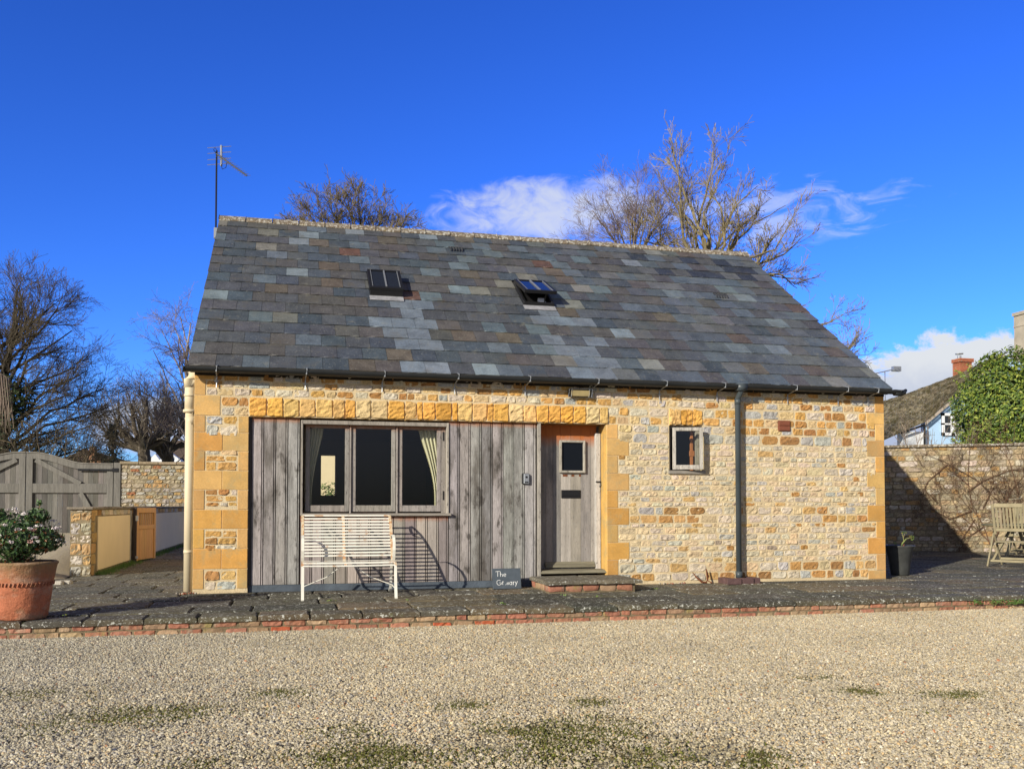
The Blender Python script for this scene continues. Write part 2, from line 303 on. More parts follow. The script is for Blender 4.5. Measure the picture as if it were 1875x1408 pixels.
for yy in ys:
    for xx in xs:
        m_ = max(0, min(1, 1.3*moss_amt(xx, yy))) if -6 <= xx <= 12 and -9 <= yy <= -2.3 else 0
        c = np.array((.95, .95, .95))*(1-m_)+np.array((.34, .31, .13))*m_
        mb.add([(xx, yy, GZ0-.012+.008*mnoise.noise(Vector((xx*1.5, yy*1.5, 0))))], [], tuple(c))
nx = len(xs)
for j in range(len(ys)-1):
    for i in range(nx-1): mb.f.append((j*nx+i, j*nx+i+1, (j+1)*nx+i+1, (j+1)*nx+i)); mb.m.append(0)
struct(mb.build('gravel_yard', M['gravel'], smooth=True))
mb = MB(); mb.add([(-600, -2.25, -.06), (600, -2.25, -.06), (600, 900, -.06), (-600, 900, -.06)], [(0, 1, 2, 3)], (.45, .5, .3))
struct(mb.build('ground', M['gravel']))
# pebbles
def pebbles(name, label, n_try, region, zfun, size, palf, keep):
    x = RNG.uniform(region[0], region[1], n_try); y = RNG.uniform(region[2], region[3], n_try)
    k = keep(x, y); x = x[k]; y = y[k]; n = len(x)
    bv = np.array([(1,0,-.2),(.3,.95,-.2),(-.8,.6,-.2),(-.8,-.6,-.2),(.3,-.95,-.2),(.15,.1,.9),(-.2,-.15,.85)])
    bf = np.array([(0,1,5),(1,2,5),(2,6,5),(2,3,6),(3,4,6),(4,5,6),(4,0,5)])
    s = RNG.gamma(6, size/6, n)[:, None]*np.stack([np.ones(n), RNG.uniform(.6, .95, n), RNG.uniform(.45, .85, n)], 1)
    v = bv[None]*(s[:, None, :])*(1+RNG.uniform(-.18, .18, (n, len(bv), 3)))
    a = RNG.uniform(0, 6.28, n); t = RNG.uniform(-.55, .55, n)
    ct, st = np.cos(t)[:, None], np.sin(t)[:, None]
    vx = v[..., 0]*ct-v[..., 2]*st; vz = v[..., 0]*st+v[..., 2]*ct; vy = v[..., 1]
    ca, sa = np.cos(a)[:, None], np.sin(a)[:, None]
    V = np.stack([vx*ca-vy*sa+x[:, None], vx*sa+vy*ca+y[:, None], vz+(zfun(x, y)+RNG.uniform(-.35, .45, n)*size)[:, None]], -1).reshape(-1, 3)
    Fc = (bf[None]+(np.arange(n)*len(bv))[:, None, None]).reshape(-1, 3)
    me = bpy.data.meshes.new(name); me.vertices.add(len(V)); me.vertices.foreach_set('co', V.ravel().astype(np.float32))
    me.loops.add(Fc.size); me.loops.foreach_set('vertex_index', Fc.ravel().astype(np.int32))
    me.polygons.add(len(Fc)); me.polygons.foreach_set('loop_start', np.arange(0, Fc.size, 3, dtype=np.int32))
    me.update(); me.validate()
    C = np.ones((n, 4), np.float32); C[:, :3] = palf(x, y, n); at_ = me.color_attributes.new('col', 'FLOAT_COLOR', 'POINT')
    at_.data.foreach_set('color', np.repeat(C, len(bv), 0).ravel())
    me.polygons.foreach_set('use_smooth', np.ones(len(Fc), bool)); me.materials.append(M['pebble'])
    o = bpy.data.objects.new(name, me); col.objects.link(o); o['kind'] = 'stuff'; o['label'] = label; o['category'] = 'gravel'; return o
MA = np.array(MOSS)
def mossv(x, y):
    s = np.zeros(len(x))
    for mx, my, sx, sy, a in MOSS: s += a*np.exp(-((x-mx)/sx)**2-((y-my)/sy)**2)
    return s*(.75+.5*np.sin(x*7.1+2*np.sin(y*5.3))*np.sin(y*8.7+2*np.sin(x*6.1)))
def inview(x, y, z=GZ0, mgx=.12):
    dx, dy = x-CX, y-CY; dep = dx*math.sin(YAW)+dy*math.cos(YAW); lat = dx*math.cos(YAW)-dy*math.sin(YAW)
    return (dep > 3.5) & (np.abs(lat) < dep*(.5635+mgx*.35)+1.1)
PEB = np.array([(.66,.55,.32),(.60,.51,.32),(.72,.62,.41),(.48,.41,.26),(.64,.45,.21),(.42,.36,.24),(.76,.68,.48),(.52,.23,.10),(.52,.47,.36)])
PW = np.array([26,22,15,12,9,6,6,.7,9]); PW = PW/PW.sum()
def pal(x, y, n):
    c = PEB[RNG.choice(len(PEB), n, p=PW)]*(RNG.uniform(.85, 1.15, n)[:, None])
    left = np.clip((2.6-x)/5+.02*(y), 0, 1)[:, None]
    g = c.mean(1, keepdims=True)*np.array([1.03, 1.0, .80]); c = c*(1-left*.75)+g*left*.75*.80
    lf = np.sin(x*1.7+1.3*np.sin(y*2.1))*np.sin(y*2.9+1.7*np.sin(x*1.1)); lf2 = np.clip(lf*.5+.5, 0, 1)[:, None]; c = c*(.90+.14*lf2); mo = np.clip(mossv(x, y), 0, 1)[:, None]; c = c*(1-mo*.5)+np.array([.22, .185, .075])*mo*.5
    return np.clip(c, .02, .9)
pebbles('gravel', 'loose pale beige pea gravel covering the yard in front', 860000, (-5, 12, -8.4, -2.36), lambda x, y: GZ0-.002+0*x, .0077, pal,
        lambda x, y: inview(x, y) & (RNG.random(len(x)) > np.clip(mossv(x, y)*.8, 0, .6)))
# moss tufts between the stones
mb = MB()
for _ in range(30000):
    g = random.choice(MOSS); x = random.gauss(g[0], g[2]*.8); y = random.gauss(g[1], g[3]*.85)
    if y > -2.4 or random.random() > moss_amt(x, y)*1.5: continue
    r = random.uniform(.003, .009); c = rc(random.choice([(.13,.14,.025),(.17,.175,.035),(.14,.11,.04),(.12,.12,.03)]), .25)
    n = 6; vs = [(x+r*random.uniform(.8, 1.3)*math.cos(6.283*k/n), y+r*random.uniform(.8, 1.3)*math.sin(6.283*k/n), GZ0-.008) for k in range(n)]+[(x, y, GZ0+r*.55+.004)]
    mb.add(vs, [(k, (k+1) % n, n) for k in range(n)], c)
o = mb.build('moss', M['moss'], smooth=True); o['kind'] = 'stuff'; o['label'] = 'dark green moss growing in patches through the gravel'; o['category'] = 'moss'
# ================================================================== PAVED TERRACE
mb = MB()
def slab(mb, x0, x1, y0, y1, z, th=.05, c=(.1, .1, .1), front=False, rag=.014):
    pts = []; g = .006
    def edge(a, b, n):
        for i in range(n):
            t = i/n; p = a.lerp(b, t); 
            k = rag if 0 < i else rag*.5
            pts.append(Vector((p.x+random.uniform(-k, k)*.6, p.y+random.uniform(-k, k)*.6)))
    A, B, C_, D = Vector((x0+g, y0+g)), Vector((x1-g, y0+g)), Vector((x1-g, y1-g)), Vector((x0+g, y1-g))
    nx_, ny_ = max(3, int((x1-x0)/.09)), max(2, int((y1-y0)/.12))
    edge(A, B, nx_); edge(B, C_, ny_); edge(C_, D, nx_); edge(D, A, ny_)
    cx, cy = (x0+x1)/2, (y0+y1)/2; n = len(pts); z += random.uniform(-.004, .004); tx, ty = random.uniform(-.004, .004), random.uniform(-.004, .004)
    rings = [(0, -th), (0, -th*.35), (.006, -.009), (.020, 0.)]
    vs = []
    for ins, dz in rings:
        for p in pts:
            d = Vector((cx-p.x, cy-p.y)); q = p+Vector((math.copysign(min(ins, abs(d.x)), d.x), math.copysign(min(ins, abs(d.y)), d.y)))
            vs.append((q.x, q.y, z+dz+tx*(q.x-cx)/(x1-x0)+ty*(q.y-cy)/(y1-y0)+(random.uniform(-.004, .004) if dz else 0)))
    fs = [(r*n+i, r*n+(i+1) % n, (r+1)*n+(i+1) % n, (r+1)*n+i) for r in range(3) for i in range(n)]+[tuple(3*n+i for i in range(n))]
    mb.add(vs, fs, c)
def pz(y): return -.012*max(0, -y)/1.0                  # terrace falls gently to the yard
PC = [(5, (.078, .074, .062)), (3, (.09, .08, .058)), (2, (.05, .049, .04)), (2, (.12, .098, .066))]
rows = [(-2.337, -1.93), (-1.93, -1.40), (-1.40, -.80), (-.80, -.30), (-.30, .0)]
for j, (a, b) in enumerate(rows):
    x = -6.4+random.random()*.3
    while x < 22:
        w = random.uniform(.48, .62) if j == 0 and x < 4.5 else random.uniform(.55, 1.0)
        slab(mb, x, x+w, a, b-.0 if j < 4 else (.0 if -.02 < x+w/2 < 9.95 else .2), pz((a+b)/2)-.004*(j == 0), .055, pick(PC)); x += w
y = .2
while y < 8.2:                                          # right-hand terrace
    h = random.uniform(.45, .7); x = 9.95
    while x < 22: w = random.uniform(.5, .95); slab(mb, x, x+w, y, y+h, 0, .05, pick(PC)); x += w
    y += h
y = .2
while y < 16:                                           # passage at the left
    h = random.uniform(.45, .75); x = -1.86
    if y < 3.1: x = -2.1-.35*(3.1-y)
    while x < -.3: w = random.uniform(.45, .8); w = -.01-x if x+w > -.35 else w; slab(mb, x, x+w, y, y+h, 0, .05, pick(PC)); x += w
    y += h
struct(mb.build('terrace_paving', M['paving']))
mb = MB(); mb.box(-6.4, 22.5, -2.27, 8.6, -.30, -.045); struct(mb.build('joint_bed', M['soil']))
mb = MB(); mb.box(-2.0, 0, 8.6, 17, -.1, -.045); struct(mb.build('passage_bed', M['soil']))
# brick plinth under the slabs
t = thing('plinth_wall', 'low weathered red brick wall carrying the edge of the paved terrace', 'wall', (0, -2.3, GZ0))
mb = MB(); mb.box(-6.4, 22, 0, .03, -.05, .118); mb.build('mortar', M['bmortar'], t)
mb = MB(); BR = [(5, (.34, .145, .09)), (4, (.38, .18, .115)), (3, (.31, .20, .12)), (3, (.40, .27, .16)), (.5, (.44, .11, .05))]
for r_ in range(2):
    x = -6.3+r_*.11
    while x < 21.9:
        w = .215+random.uniform(-.012, .012)
        if random.random() < .12: w = .105
        z0 = .046-r_*.078; dz = random.uniform(-.004, .004)
        mb.stone(x, x+w, z0+dz, z0+.066+dz, pick(BR), .013, 0, .5, .6, 8, 5, .002); x += w+.011
mb.build('brickwork', M['brick'], t)
# ================================================================== COTTAGE
L_, T_, EZ, RY, RZ = 9.92, 2.243, 2.843, 4.36, 6.11
SL = (RZ-EZ)/(RY+.15); SN = math.hypot(1, SL)
cot = thing('cottage', 'single storey ochre stone cottage with grey slate roof and silvered oak boarding', 'cottage')
OX0, OX1 = .665, 5.49; WX0, WX1, WZ0, WZ1 = 6.43, 6.945, 1.565, 2.25
# wall bodies
mb = MB()
def fw_(x0, x1, z0, z1): mb.box(x0, x1, 0, .38, z0, z1)
fw_(0, OX0, -.05, T_); fw_(OX1, WX0, -.05, T_); fw_(WX1, L_, -.05, WZ1); fw_(WX0, WX1, -.05, WZ0); fw_(OX0-.0, WX0, T_, 2.86) if False else None
mb.box(0, WX0, 0, .38, T_, 2.86); mb.box(WX0, L_, 0, .38, WZ1, 2.86); 
fwall = mb
for nm, xx in (('gable_wall', .0), ('gable_wall', L_-.38)):
    mb = MB(); D = 2*RY+.0
    mb.extr([(xx, .38, -.05), (xx, D, -.05), (xx, D, EZ-.03), (xx, RY, RZ-.10), (xx, .38, EZ+.2)], (.38, 0, 0)); mb.build(nm, M['mortar'], cot)
wa, wb = Y(588, 833, 8.4), Y(614, 907, 8.4)
mb = MB(); y0, y1 = 8.36, 8.72
mb.box(.38, wa.x, y0, y1, -.05, 2.9); mb.box(wb.x, L_-.38, y0, y1, -.05, 2.9); mb.box(wa.x, wb.x, y0, y1, -.05, wb.z); mb.box(wa.x, wb.x, y0, y1, wa.z, 2.9)
mb.build('back_wall', M['plaster'], cot)
mb = MB(); mb.box(.385, L_-.385, .39, 8.35, -.04, -.02); mb.box(.385, L_-.385, .39, 8.35, 2.55, 2.6); mb.box(4.1, 4.2, .4, 8.3, -.02, 2.55); mb.box(.382, .39, .4, 8.3, 0, 2.5)
mb.box(7.6, 7.7, .4, 8.3, 0, 2.55)
mb.build('interior', M['plaster'], cot)
q = MB()
for x0 in (1.0, 1.62, 2.25): q.box(x0, x0+.45, 3.2, 3.24, .5, 1.02); q.box(x0+.06, x0+.39, 3.19, 3.2, .85, .95, (.6, .6, .6))
q.box(.8, 3.0, 3.4, 4.3, .72, .76); q.build('dining_furniture', M['pine'], cot, bevel=.01)
# rubble stones
quo = [MB() for _ in range(4)]; QC = [(4, (.58, .31, .08)), (3, (.52, .32, .115)), (2, (.61, .37, .13))]
def ash(x0, x1, z0, z1, c=None): quo[0 if x0 < .5 else 1 if x1 < .7 else 2 if x0 < 7 else 3].box(x0+.003, x1-.003, -.006-random.uniform(0, .002), .05, z0+.003, z1-.003, c or pick(QC))
zl = [.05, .30, .56, .805, 1.05, 1.30, 1.545, 1.79, 2.03, T_]
for i in range(9):
    a, b = zl[i], zl[i+1]
    if i % 2 == 1: ash(0, .345, a, b); ash(.345, OX0, a, b)
    else: ash(0, .135, a, b); ash(.535, OX0, a, b)
ash(0, .315, T_, 2.50); ash(0, .135, 2.50, 2.70); ash(0, .24, 2.70, 2.85)
zd = [2.243, 2.04, 1.80, 1.555, 1.315, 1.07, .83, .585, .34, .05]
for i in range(9):
    ash(OX1, OX1+(.165 if i % 2 == 0 else .33), zd[i+1], zd[i])
zr = [0, .13, .375, .62, .865, 1.11, 1.355, 1.60, 1.84, 2.08, 2.325, 2.5, 2.85]
for i in range(12): ash(L_-(.30 if i % 2 == 0 else .155), L_, zr[i], zr[i+1])
for q_ in quo: q_.build('quoins', M['ashlar'], cot, bevel=.004)
def zone_pal(x, z):
    if z > 2.0 or x < .7: return [(5, (.60, .34, .10)), (4, (.61, .52, .37)), (2, (.44, .43, .37)), (3, (.42, .21, .065)), (2, (.63, .46, .22))]
    return [(10, (.64, .54, .36)), (7, (.56, .485, .34)), (2.6, (.48, .455, .36)), (6, (.65, .51, .29)), (.8, (.44, .23, .07)), (1.4, (.60, .39, .15)), (.4, (.34, .28, .19))]
ORC = [(3.6, (.47, .25, .08)), (3, (.60, .38, .14)), (5, (.62, .53, .37)), (1.2, (.36, .19, .065)), (2.5, (.47, .45, .37)), (2, (.62, .48, .26))]
rub = MB()
def blocked(x0, x1, z0, z1):
    """free x-intervals of the course between z0 and z1"""
    bl = [(-1, .0), (L_, 20)]; zm = (z0+z1)/2
    if z0 < T_-.01 and zm < T_: bl.append((OX0-.12 if False else OX0, OX1))
    if zm < T_:
        i = next((k for k in range(9) if zl[k] <= zm < zl[k+1]), 0); bl.append((0, .345 if i % 2 else .135)); bl.append((.345 if i % 2 else .535, OX0))
        i = next((k for k in range(9) if zd[k+1] <= zm < zd[k]), 8); bl.append((OX1, OX1+(.165 if i % 2 == 0 else .33)))
    if T_ <= zm < 2.50: bl.append((OX0, OX1+.02)); bl.append((WX0, WX1)); bl.append((0, .315))
    elif zm >= 2.5: bl.append((0, .135 if zm < 2.7 else .24))
    if WZ0 < zm < WZ1: bl.append((WX0, WX1))
    i = next((k for k in range(12) if zr[k] <= zm < zr[k+1]), 11); bl.append((L_-(.30 if i % 2 == 0 else .155), L_))
    bl.sort(); out = []; cur = 0
    for a, b in bl:
        if a > cur+.04: out.append((cur, a))
        cur = max(cur, b)
    return [(a, min(b, L_)) for a, b in out if a < L_]
def course(z0, z1, pal=None, smallw=False):
    for a, b in blocked(0, 0, z0, z1):
        x = a+.008
        while x < b-.05:
            h = z1-z0; w = h*random.uniform(1.2, 3.0) if h < .10 else h*random.uniform(.9, 2.3)
            w = max(.07, min(w, .38))
            if b-.008-(x+w) < .07: w = b-.008-x
            p = pal or zone_pal(x, z0)
            if h > .15 and random.random() < .12 and not pal:            # a tall slot filled by two thin stones
                hm = z0+h*random.uniform(.4, .6); rub.stone(x, x+w, z0+.006, hm-.006, pick(p), .014, 0, .7, .9, 8, 6, .004); rub.stone(x, x+w, hm+.006, z1-.006, pick(p), .014, 0, .7, .9, 8, 6, .004)
            else: rub.stone(x+random.uniform(0, .003), x+w-random.uniform(0, .004), z0+random.uniform(.003, .010), z1-random.uniform(.003, .011), pick(p), random.uniform(.008, .017), 0, random.uniform(.2, 1.2), .75, 8, 6, .004)
            x += w+random.uniform(.006, .014)
zs = [(.03,.15,1),(.15,.285,1),(.285,.36,0),(.36,.45,0),(.45,.53,0),(.53,.61,0),(.61,.70,0),(.70,.79,0),(.79,.85,0),(.85,.97,1),(.97,1.09,1),(1.09,1.15,0),(1.15,1.23,0),(1.23,1.31,0),(1.31,1.39,0),(1.39,1.46,0),(1.46,1.54,0),(1.54,1.66,0),(1.66,1.74,0),(1.74,1.81,0),(1.81,1.90,0),(1.90,1.98,0),(1.98,2.13,1),(2.13,2.24,0),(2.245,2.36,0),(2.36,2.49,0),(2.50,2.60,0),(2.60,2.69,0),(2.69,2.79,0)]
for a, b, o_ in zs: course(a, b, ORC if o_ and True else None)
b_ = len(fwall.v); fwall.v += rub.v; fwall.c += rub.c; fwall.f += [tuple(i+b_ for i in f) for f in rub.f]; fwall.m += [1]*len(rub.f)
fo = fwall.build('front_wall', [M['mortar'], M['rubble']], cot)

LC = [(5, (.66, .36, .085)), (3, (.66, .42, .16)), (2, (.60, .30, .06)), (1, (.66, .48, .24))]
def lintel(x0, x1, z0, z1):
    q = MB(); x = x0; 
    ws = []
    while x < x1-.02:
        w = random.choice([.075, .15, .20, .17, .13, .22, .18]) if x1-x0 > 1 else .088
        if x1-(x+w) < .06: w = x1-x
        q.stone(x+.001, x+w-.003, z0+.0, z1-random.uniform(0, .012), pick(LC), .026, 0, .12, .5, 7, 10, .004); x += w+.004
    q.box(x0, x1, 0.006, .24, z0-.004, z0+.02, (.3, .17, .06))
    return q.build('lintel', M['lintel'], cot, smooth=False)
lintel(OX0, OX1+.02, T_, 2.49); lintel(WX0, WX1, WZ1, 2.485)
# timber boarding
BC = [(4, (.37, .335, .31)), (3, (.31, .28, .265)), (2, (.41, .37, .335)), (1, (.26, .235, .225))]
def boards(name, x0, x1, z0, z1, m, yb=.05, step=.151, parent=cot):
    q = MB(); x = x0
    while x < x1-.01:
        w = min(step, x1-x); c = pick(BC); g = .004
        # flat face with two bead lines near the joint
        q.box(x+g, x+w-.031, yb, yb+.03, z0, z1, c)
        if w > .05: q.box(x+w-.021, x+w-.007, yb+.001, yb+.03, z0, z1, c)
        q.box(x, x+w, yb+.013, yb+.034, z0+.001, z1-.001, tuple(k*.25 for k in c)); x += w
    return q.build(name, m, parent, bevel=.0015)
clad = boards('cladding', .70, 1.312, .085, T_-.003, M['board'])
clad2 = boards('cladding', 3.262, 4.495, .085, T_-.003, M['board'])
boards('cladding', 1.316, 3.258, .085, .962, M['board_low'])
mb = MB(); mb.box(.668, .698, .03, .10, .085, T_-.003, (.07, .062, .06)); mb.build('corner_post', M['oaks'], cot); mb = MB(); mb.box(4.497, 4.54, .012, .30, .085, T_-.003, (.36, .33, .30)); mb.build('corner_post', M['oaks'], cot, bevel=.003)
mb = MB(); mb.box(.67, 4.495, .045, .10, -.01, .082); mb.build('lead_apron', M['leadd'], cot, bevel=.006)
# big window
win = MB(); OC = (.30, .27, .245)
x0, x1, z0, z1 = 1.314, 3.26, .978, 2.215
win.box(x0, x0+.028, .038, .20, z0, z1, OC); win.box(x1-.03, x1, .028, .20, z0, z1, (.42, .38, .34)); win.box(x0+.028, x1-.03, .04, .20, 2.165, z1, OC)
wf = win.build('window', M['oaks'], cot, bevel=.003)
fr = MB()
def lights(q, xs_, zb, zt, y, st=.055, c=OC):
    for a, b in xs_:
        q.box(a-st, a, y, y+.05, zb-st-.03, zt+st*.8, rc(c)); q.box(b, b+st, y, y+.05, zb-st-.03, zt+st*.8, rc(c))
        q.box(a, b, y+.002, y+.05, zb-st-.03, zb, rc(c)); q.box(a, b, y+.002, y+.05, zt, zt+st*.8, rc(c))
LX = [(1.43, 1.886), (2.027, 2.499), (2.644, 3.113)]
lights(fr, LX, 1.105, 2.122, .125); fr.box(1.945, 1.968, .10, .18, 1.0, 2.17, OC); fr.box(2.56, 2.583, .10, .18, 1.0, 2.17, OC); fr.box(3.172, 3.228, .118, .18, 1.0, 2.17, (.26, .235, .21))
fr.build('frame', M['oak'], wf, bevel=.004)
for a, b in LX:
    q = MB(); q.box(a-.01, b+.01, .150, .156, 1.09, 2.13); q.build('pane', M['glass'], wf)
q = MB(); q.box(1.316, 3.29, -.012, .19, .965, 1.0, ONE); q.build('sill', M['oakx'], wf, bevel=.004)
for z in (1.18, 1.98):
    q = MB(); q.box(3.19, 3.205, .108, .122, z, z+.12); q.build('hinge', M['black'], wf)
def curtain(xa, xb, za, zb, y, tie, side):
    q = MB(); n = 60; vs = []
    for j in range(24):
        t_ = j/23; z = zb+(za-zb)*t_
        wdt = 1-.62*math.sin(min(1, (1-t_)*1.15)*math.pi/2)**1.3 if tie else 1
        for i in range(n):
            u = i/(n-1); x = (xb-(xb-xa)*(1-u)*wdt) if side > 0 else (xa+(xb-xa)*u*wdt)
            vs.append((x, y+.025*math.sin(u*40+.6*t_), z))
    q.add(vs, [(j*n+i, j*n+i+1, (j+1)*n+i+1, (j+1)*n+i) for j in range(23) for i in range(n-1)]); return q.build('curtain', M['curtain'], wf, smooth=True)
curtain(2.87, 3.24, 2.2, 1.05, .30, True, 1); curtain(1.36, 1.62, 2.2, 1.0, .34, True, -1)
# small window, its casement ajar
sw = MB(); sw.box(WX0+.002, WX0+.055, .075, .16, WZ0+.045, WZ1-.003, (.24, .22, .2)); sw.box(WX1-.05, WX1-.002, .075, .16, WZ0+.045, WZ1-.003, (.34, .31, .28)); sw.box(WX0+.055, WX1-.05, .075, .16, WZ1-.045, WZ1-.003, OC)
swo = sw.build('small_window', M['oaks'], cot, bevel=.003)
q = MB(); q.box(WX0-.02, WX1+.03, -.035, .16, WZ0-.012, WZ0+.038); q.build('sill', M['oakx'], swo, bevel=.004)
cas = MB(); cw, cz0, cz1 = .43, WZ0+.05, WZ1-.035
for a, b, c, d in ((0, .05, cz0, cz1), (cw-.05, cw, cz0, cz1), (.05, cw-.05, cz0, cz0+.065), (.05, cw-.05, cz1-.05, cz1)): cas.box(a, b, -.045, 0, c, d, (.42, .39, .36))
co = cas.build('casement', M['oaks'], swo, bevel=.004); co.location = (WX0+.06, .03, 0); co.rotation_euler = (0, 0, R(-19))
q = MB(); q.box(.045, cw-.045, -.026, -.02, cz0+.06, cz1-.045); g_ = q.build('pane', M['glass'], swo); g_.location = co.location; g_.rotation_euler = co.rotation_euler
q = MB(); q.box(6.86, 6.90, .22, .26, 1.5, 2.2); q.box(6.84, 6.92, .215, .235, 1.82, 1.9); q.build('shutter', M['pine'], swo, bevel=.004)
# door
dr = MB(); 
xx = 4.545
for w in (.135, .10, .115, .150, .150, .145, .085):
    dr.box(xx+.0015, xx+w-.0015, .262, .30, .21, 2.24, pick([(3, (.30, .275, .26)), (2, (.36, .33, .30)), (1, (.25, .23, .225))])); dr.box(xx-.001, xx+w, .268, .295, .21, 2.24, (.07, .06, .055)); xx += w
do = dr.build('door', M['door'], cot, bevel=.0015)
q = MB()
for px, w_ in ((1035, .035), (1049, .022), (1062, .015)): p = Y(px, 871, .26); q.box(p.x-w_, p.x+w_, .2606, .2618, p.z-.012, p.z+.02); q.build('rust_streak', M['rust'], do); q = MB()

q = MB(); q.box(5.395, 5.47, .20, .31, .20, 2.13, (.50, .47, .45)); q.box(5.425, 5.485, .31, .36, .20, 2.24, (.2, .18, .17)); q.build('door_frame', M['oaks'], do, bevel=.006)
a, b = Y(1024, 806, .25), Y(1071, 866, .25); q = MB(); w = .032
for x0, x1, z0, z1 in ((a.x, a.x+w, b.z, a.z), (b.x-w, b.x, b.z, a.z), (a.x+w, b.x-w, b.z, b.z+w), (a.x+w, b.x-w, a.z-w, a.z)): q.box(x0, x1, .215, .265, z0, z1, (.40, .37, .33))
df = q.build('glazing_frame', M['oaks'], do, bevel=.006); q = MB(); q.box(a.x+w-.005, b.x-w+.005, .248, .256, b.z+w-.005, a.z-w+.005); q.build('pane', M['doorglass'], do)
a, b = Y(1028, 897, .25), Y(1063, 912, .25); q = MB(); q.box(a.x, b.x, .248, .262, b.z, a.z); q.box(a.x+.012, b.x-.012, .243, .25, b.z+.03, a.z-.025); q.build('letter_plate', M['black'], do, bevel=.003)
p = Y(1096, 882, .24); q = MB(); q.box(p.x-.014, p.x+.014, .238, .262, p.z-.06, p.z+.045); q.tube([(p.x, .245, p.z-.005), (p.x, .19, p.z-.005), (p.x-.06, .185, p.z+.0)], .009, 8)
q.tube([(p.x+.018, .2, p.z-.02), (p.x+.02, .19, p.z-.05), (p.x+.005, .2, p.z-.075), (p.x-.01, .21, p.z-.055)], .007, 8); q.lathe([(.0, p.z+.01), (.022, p.z+.005), (.024, p.z-.008), (0, p.z-.012)], 12, ONE, p.x, .20); q.build('handle', M['black'], do, bevel=.002)
p = Y(1105, 847, .20); q = MB(); q.tube([(p.x+.02, .20, p.z), (p.x+.02, .185, p.z)], .02, 12); q.build('lock_plate', M['black'], do)
q = MB(); q.extr([(4.66, .262, .235), (4.66, .262, .315), (4.66, .205, .265), (4.66, .20, .235)], (.73, 0, 0)); q.build('weather_board', M['sill'], do, bevel=.003)
q = MB(); q.extr([(4.53, .30, .165), (4.53, .30, .215), (4.53, .03, .205), (4.53, .0, .165)], (.975, 0, 0)); q.build('threshold', M['sill'], do, bevel=.003)
q = MB(); q.box(OX1-.012, OX1+.02, 0.01, .38, .05, T_-.01, (.60, .36, .10)); q.extr([(OX1-.02, .03, .05), (OX1+.004, -.004, .05), (OX1+.01, .03, .05)], (0, 0, 2.09), (.60, .36, .1)); q.build('jamb', M['ashlar'], cot)
# air vent
a, b = Y(1424, 770, 0), Y(1446, 790, 0); q = MB(); q.box(a.x, b.x, -.022, .02, b.z, a.z)
h = (a.z-b.z-.03)/2
for k in range(2): q.box(a.x+.012, b.x-.012, -.034, -.02, b.z+.01+k*(h+.01), b.z+.01+h+k*(h+.01))
q.build('air_vent', M['clay'], cot, bevel=.004)
# ------------------------------------------------------------------ roof
def rp(x, s, h=0.): return (x, -.15+s/SN-h*SL/SN, EZ+s*SL/SN+h/SN)
X0, X1, SM = -.075, 9.965, 5.55
mb = MB(); 
for sgn in (0, 1):
    pts = [rp(X0+.03, .02, -.015), rp(X0+.03, SM, -.015), rp(X0+.03, SM, -.10), rp(X0+.03, .02, -.10)]
    if sgn: pts = [(x, 2*RY-y, z) for x, y, z in pts]
    mb.extr(pts, (X1-X0-.06, 0, 0), (.05, .045, .04))
roof = mb.build('roof', M['slate'], cot)
SPAL = [(8, (.080, .083, .085)), (6, (.092, .085, .075)), (6, (.066, .080, .09)), (3.4, (.115, .14, .148)), (2.0, (.19, .225, .23)), (1.2, (.12, .098, .07)), (.6, (.18, .17, .135)), (.06, (.14, .075, .05))]
SPR = [(1.4, (.115, .095, .075)), (6, (.088, .098, .106)), (5, (.10, .12, .132)), (5, (.115, .118, .112)), (3, (.085, .082, .08)), (1.5, (.16, .185, .19)), (.7, (.105, .078, .06)), (.22, (.13, .068, .048)), (1, (.2, .195, .165))]
sk = [(2.335, 2.83, 2.40, 3.30), (4.74, 5.24, 2.40, 3.30)]
mb = MB(); nrow = 16; g = .3435
for r_ in range(nrow):
    s0 = .0+r_*g; s1 = min(s0+g+.03, SM); x = X0-(.165 if r_ % 2 else 0)+random.uniform(-.01, .01)
    while x < X1:
        w = .334+random.uniform(-.012, .012); a = max(x, X0); b = min(x+w, X1); x += w
        if b-a < .03: continue
        if any(a < e-.02 and b > c_+.02 and s0+g > f+.03 and s0 < h_-.05 for c_, e, f, h_ in sk):
            for c_, e, f, h_ in sk:
                if a < e and b > c_ and s0+g > f+.03 and s0 < h_-.05: 
                    if a < c_-.02: b = c_
                    elif b > e+.02: a = e
                    else: b = a
            if b-a < .02: continue
        t = (a+b)/2; c = pick(SPAL if random.random() > (t-4.5)/4.5 else SPR)
        if r_ in (12, 13, 14) and t > 7.4 and random.random() < .35: c = rc((.035, .042, .055))
        for sx in (2.50, 2.72, 4.95, 5.12, 3.0, 5.4):
            if s0 < 2.4 and abs(t-sx-(2.4-s0)*.05) < .17 and random.random() < .6: c = tuple(.35*k_+.65*m_ for k_, m_ in zip(c, (.20, .235, .26)))
        th = .013; e0 = .016+random.uniform(0, .004); dz = random.uniform(-.006, .006); gp = .002
        for k, sgn in ((0, 1),):
            n = 5; A = [rp(a+gp+(b-a-2*gp)*i/(n-1), s0+dz+random.uniform(-.006, .006)+(random.uniform(.01, .03) if random.random() < .05 else 0), e0+random.uniform(-.001, .003)) for i in range(n)]
            B = [rp(a+gp+(b-a-2*gp)*i/(n-1), s1, .002) for i in range(n)]
            A2 = [rp(a+gp+(b-a-2*gp)*i/(n-1), s0+dz+.002, e0-th) for i in range(n)]
            q_ = len(mb.v); mb.add(A+B+A2, [(i, i+1, n+i+1, n+i) for i in range(n-1)]+[(2*n+i, 2*n+i+1, i+1, i) for i in range(n-1)]+[(0, n, 2*n), (n-1, 3*n-1, 2*n-1)], c)
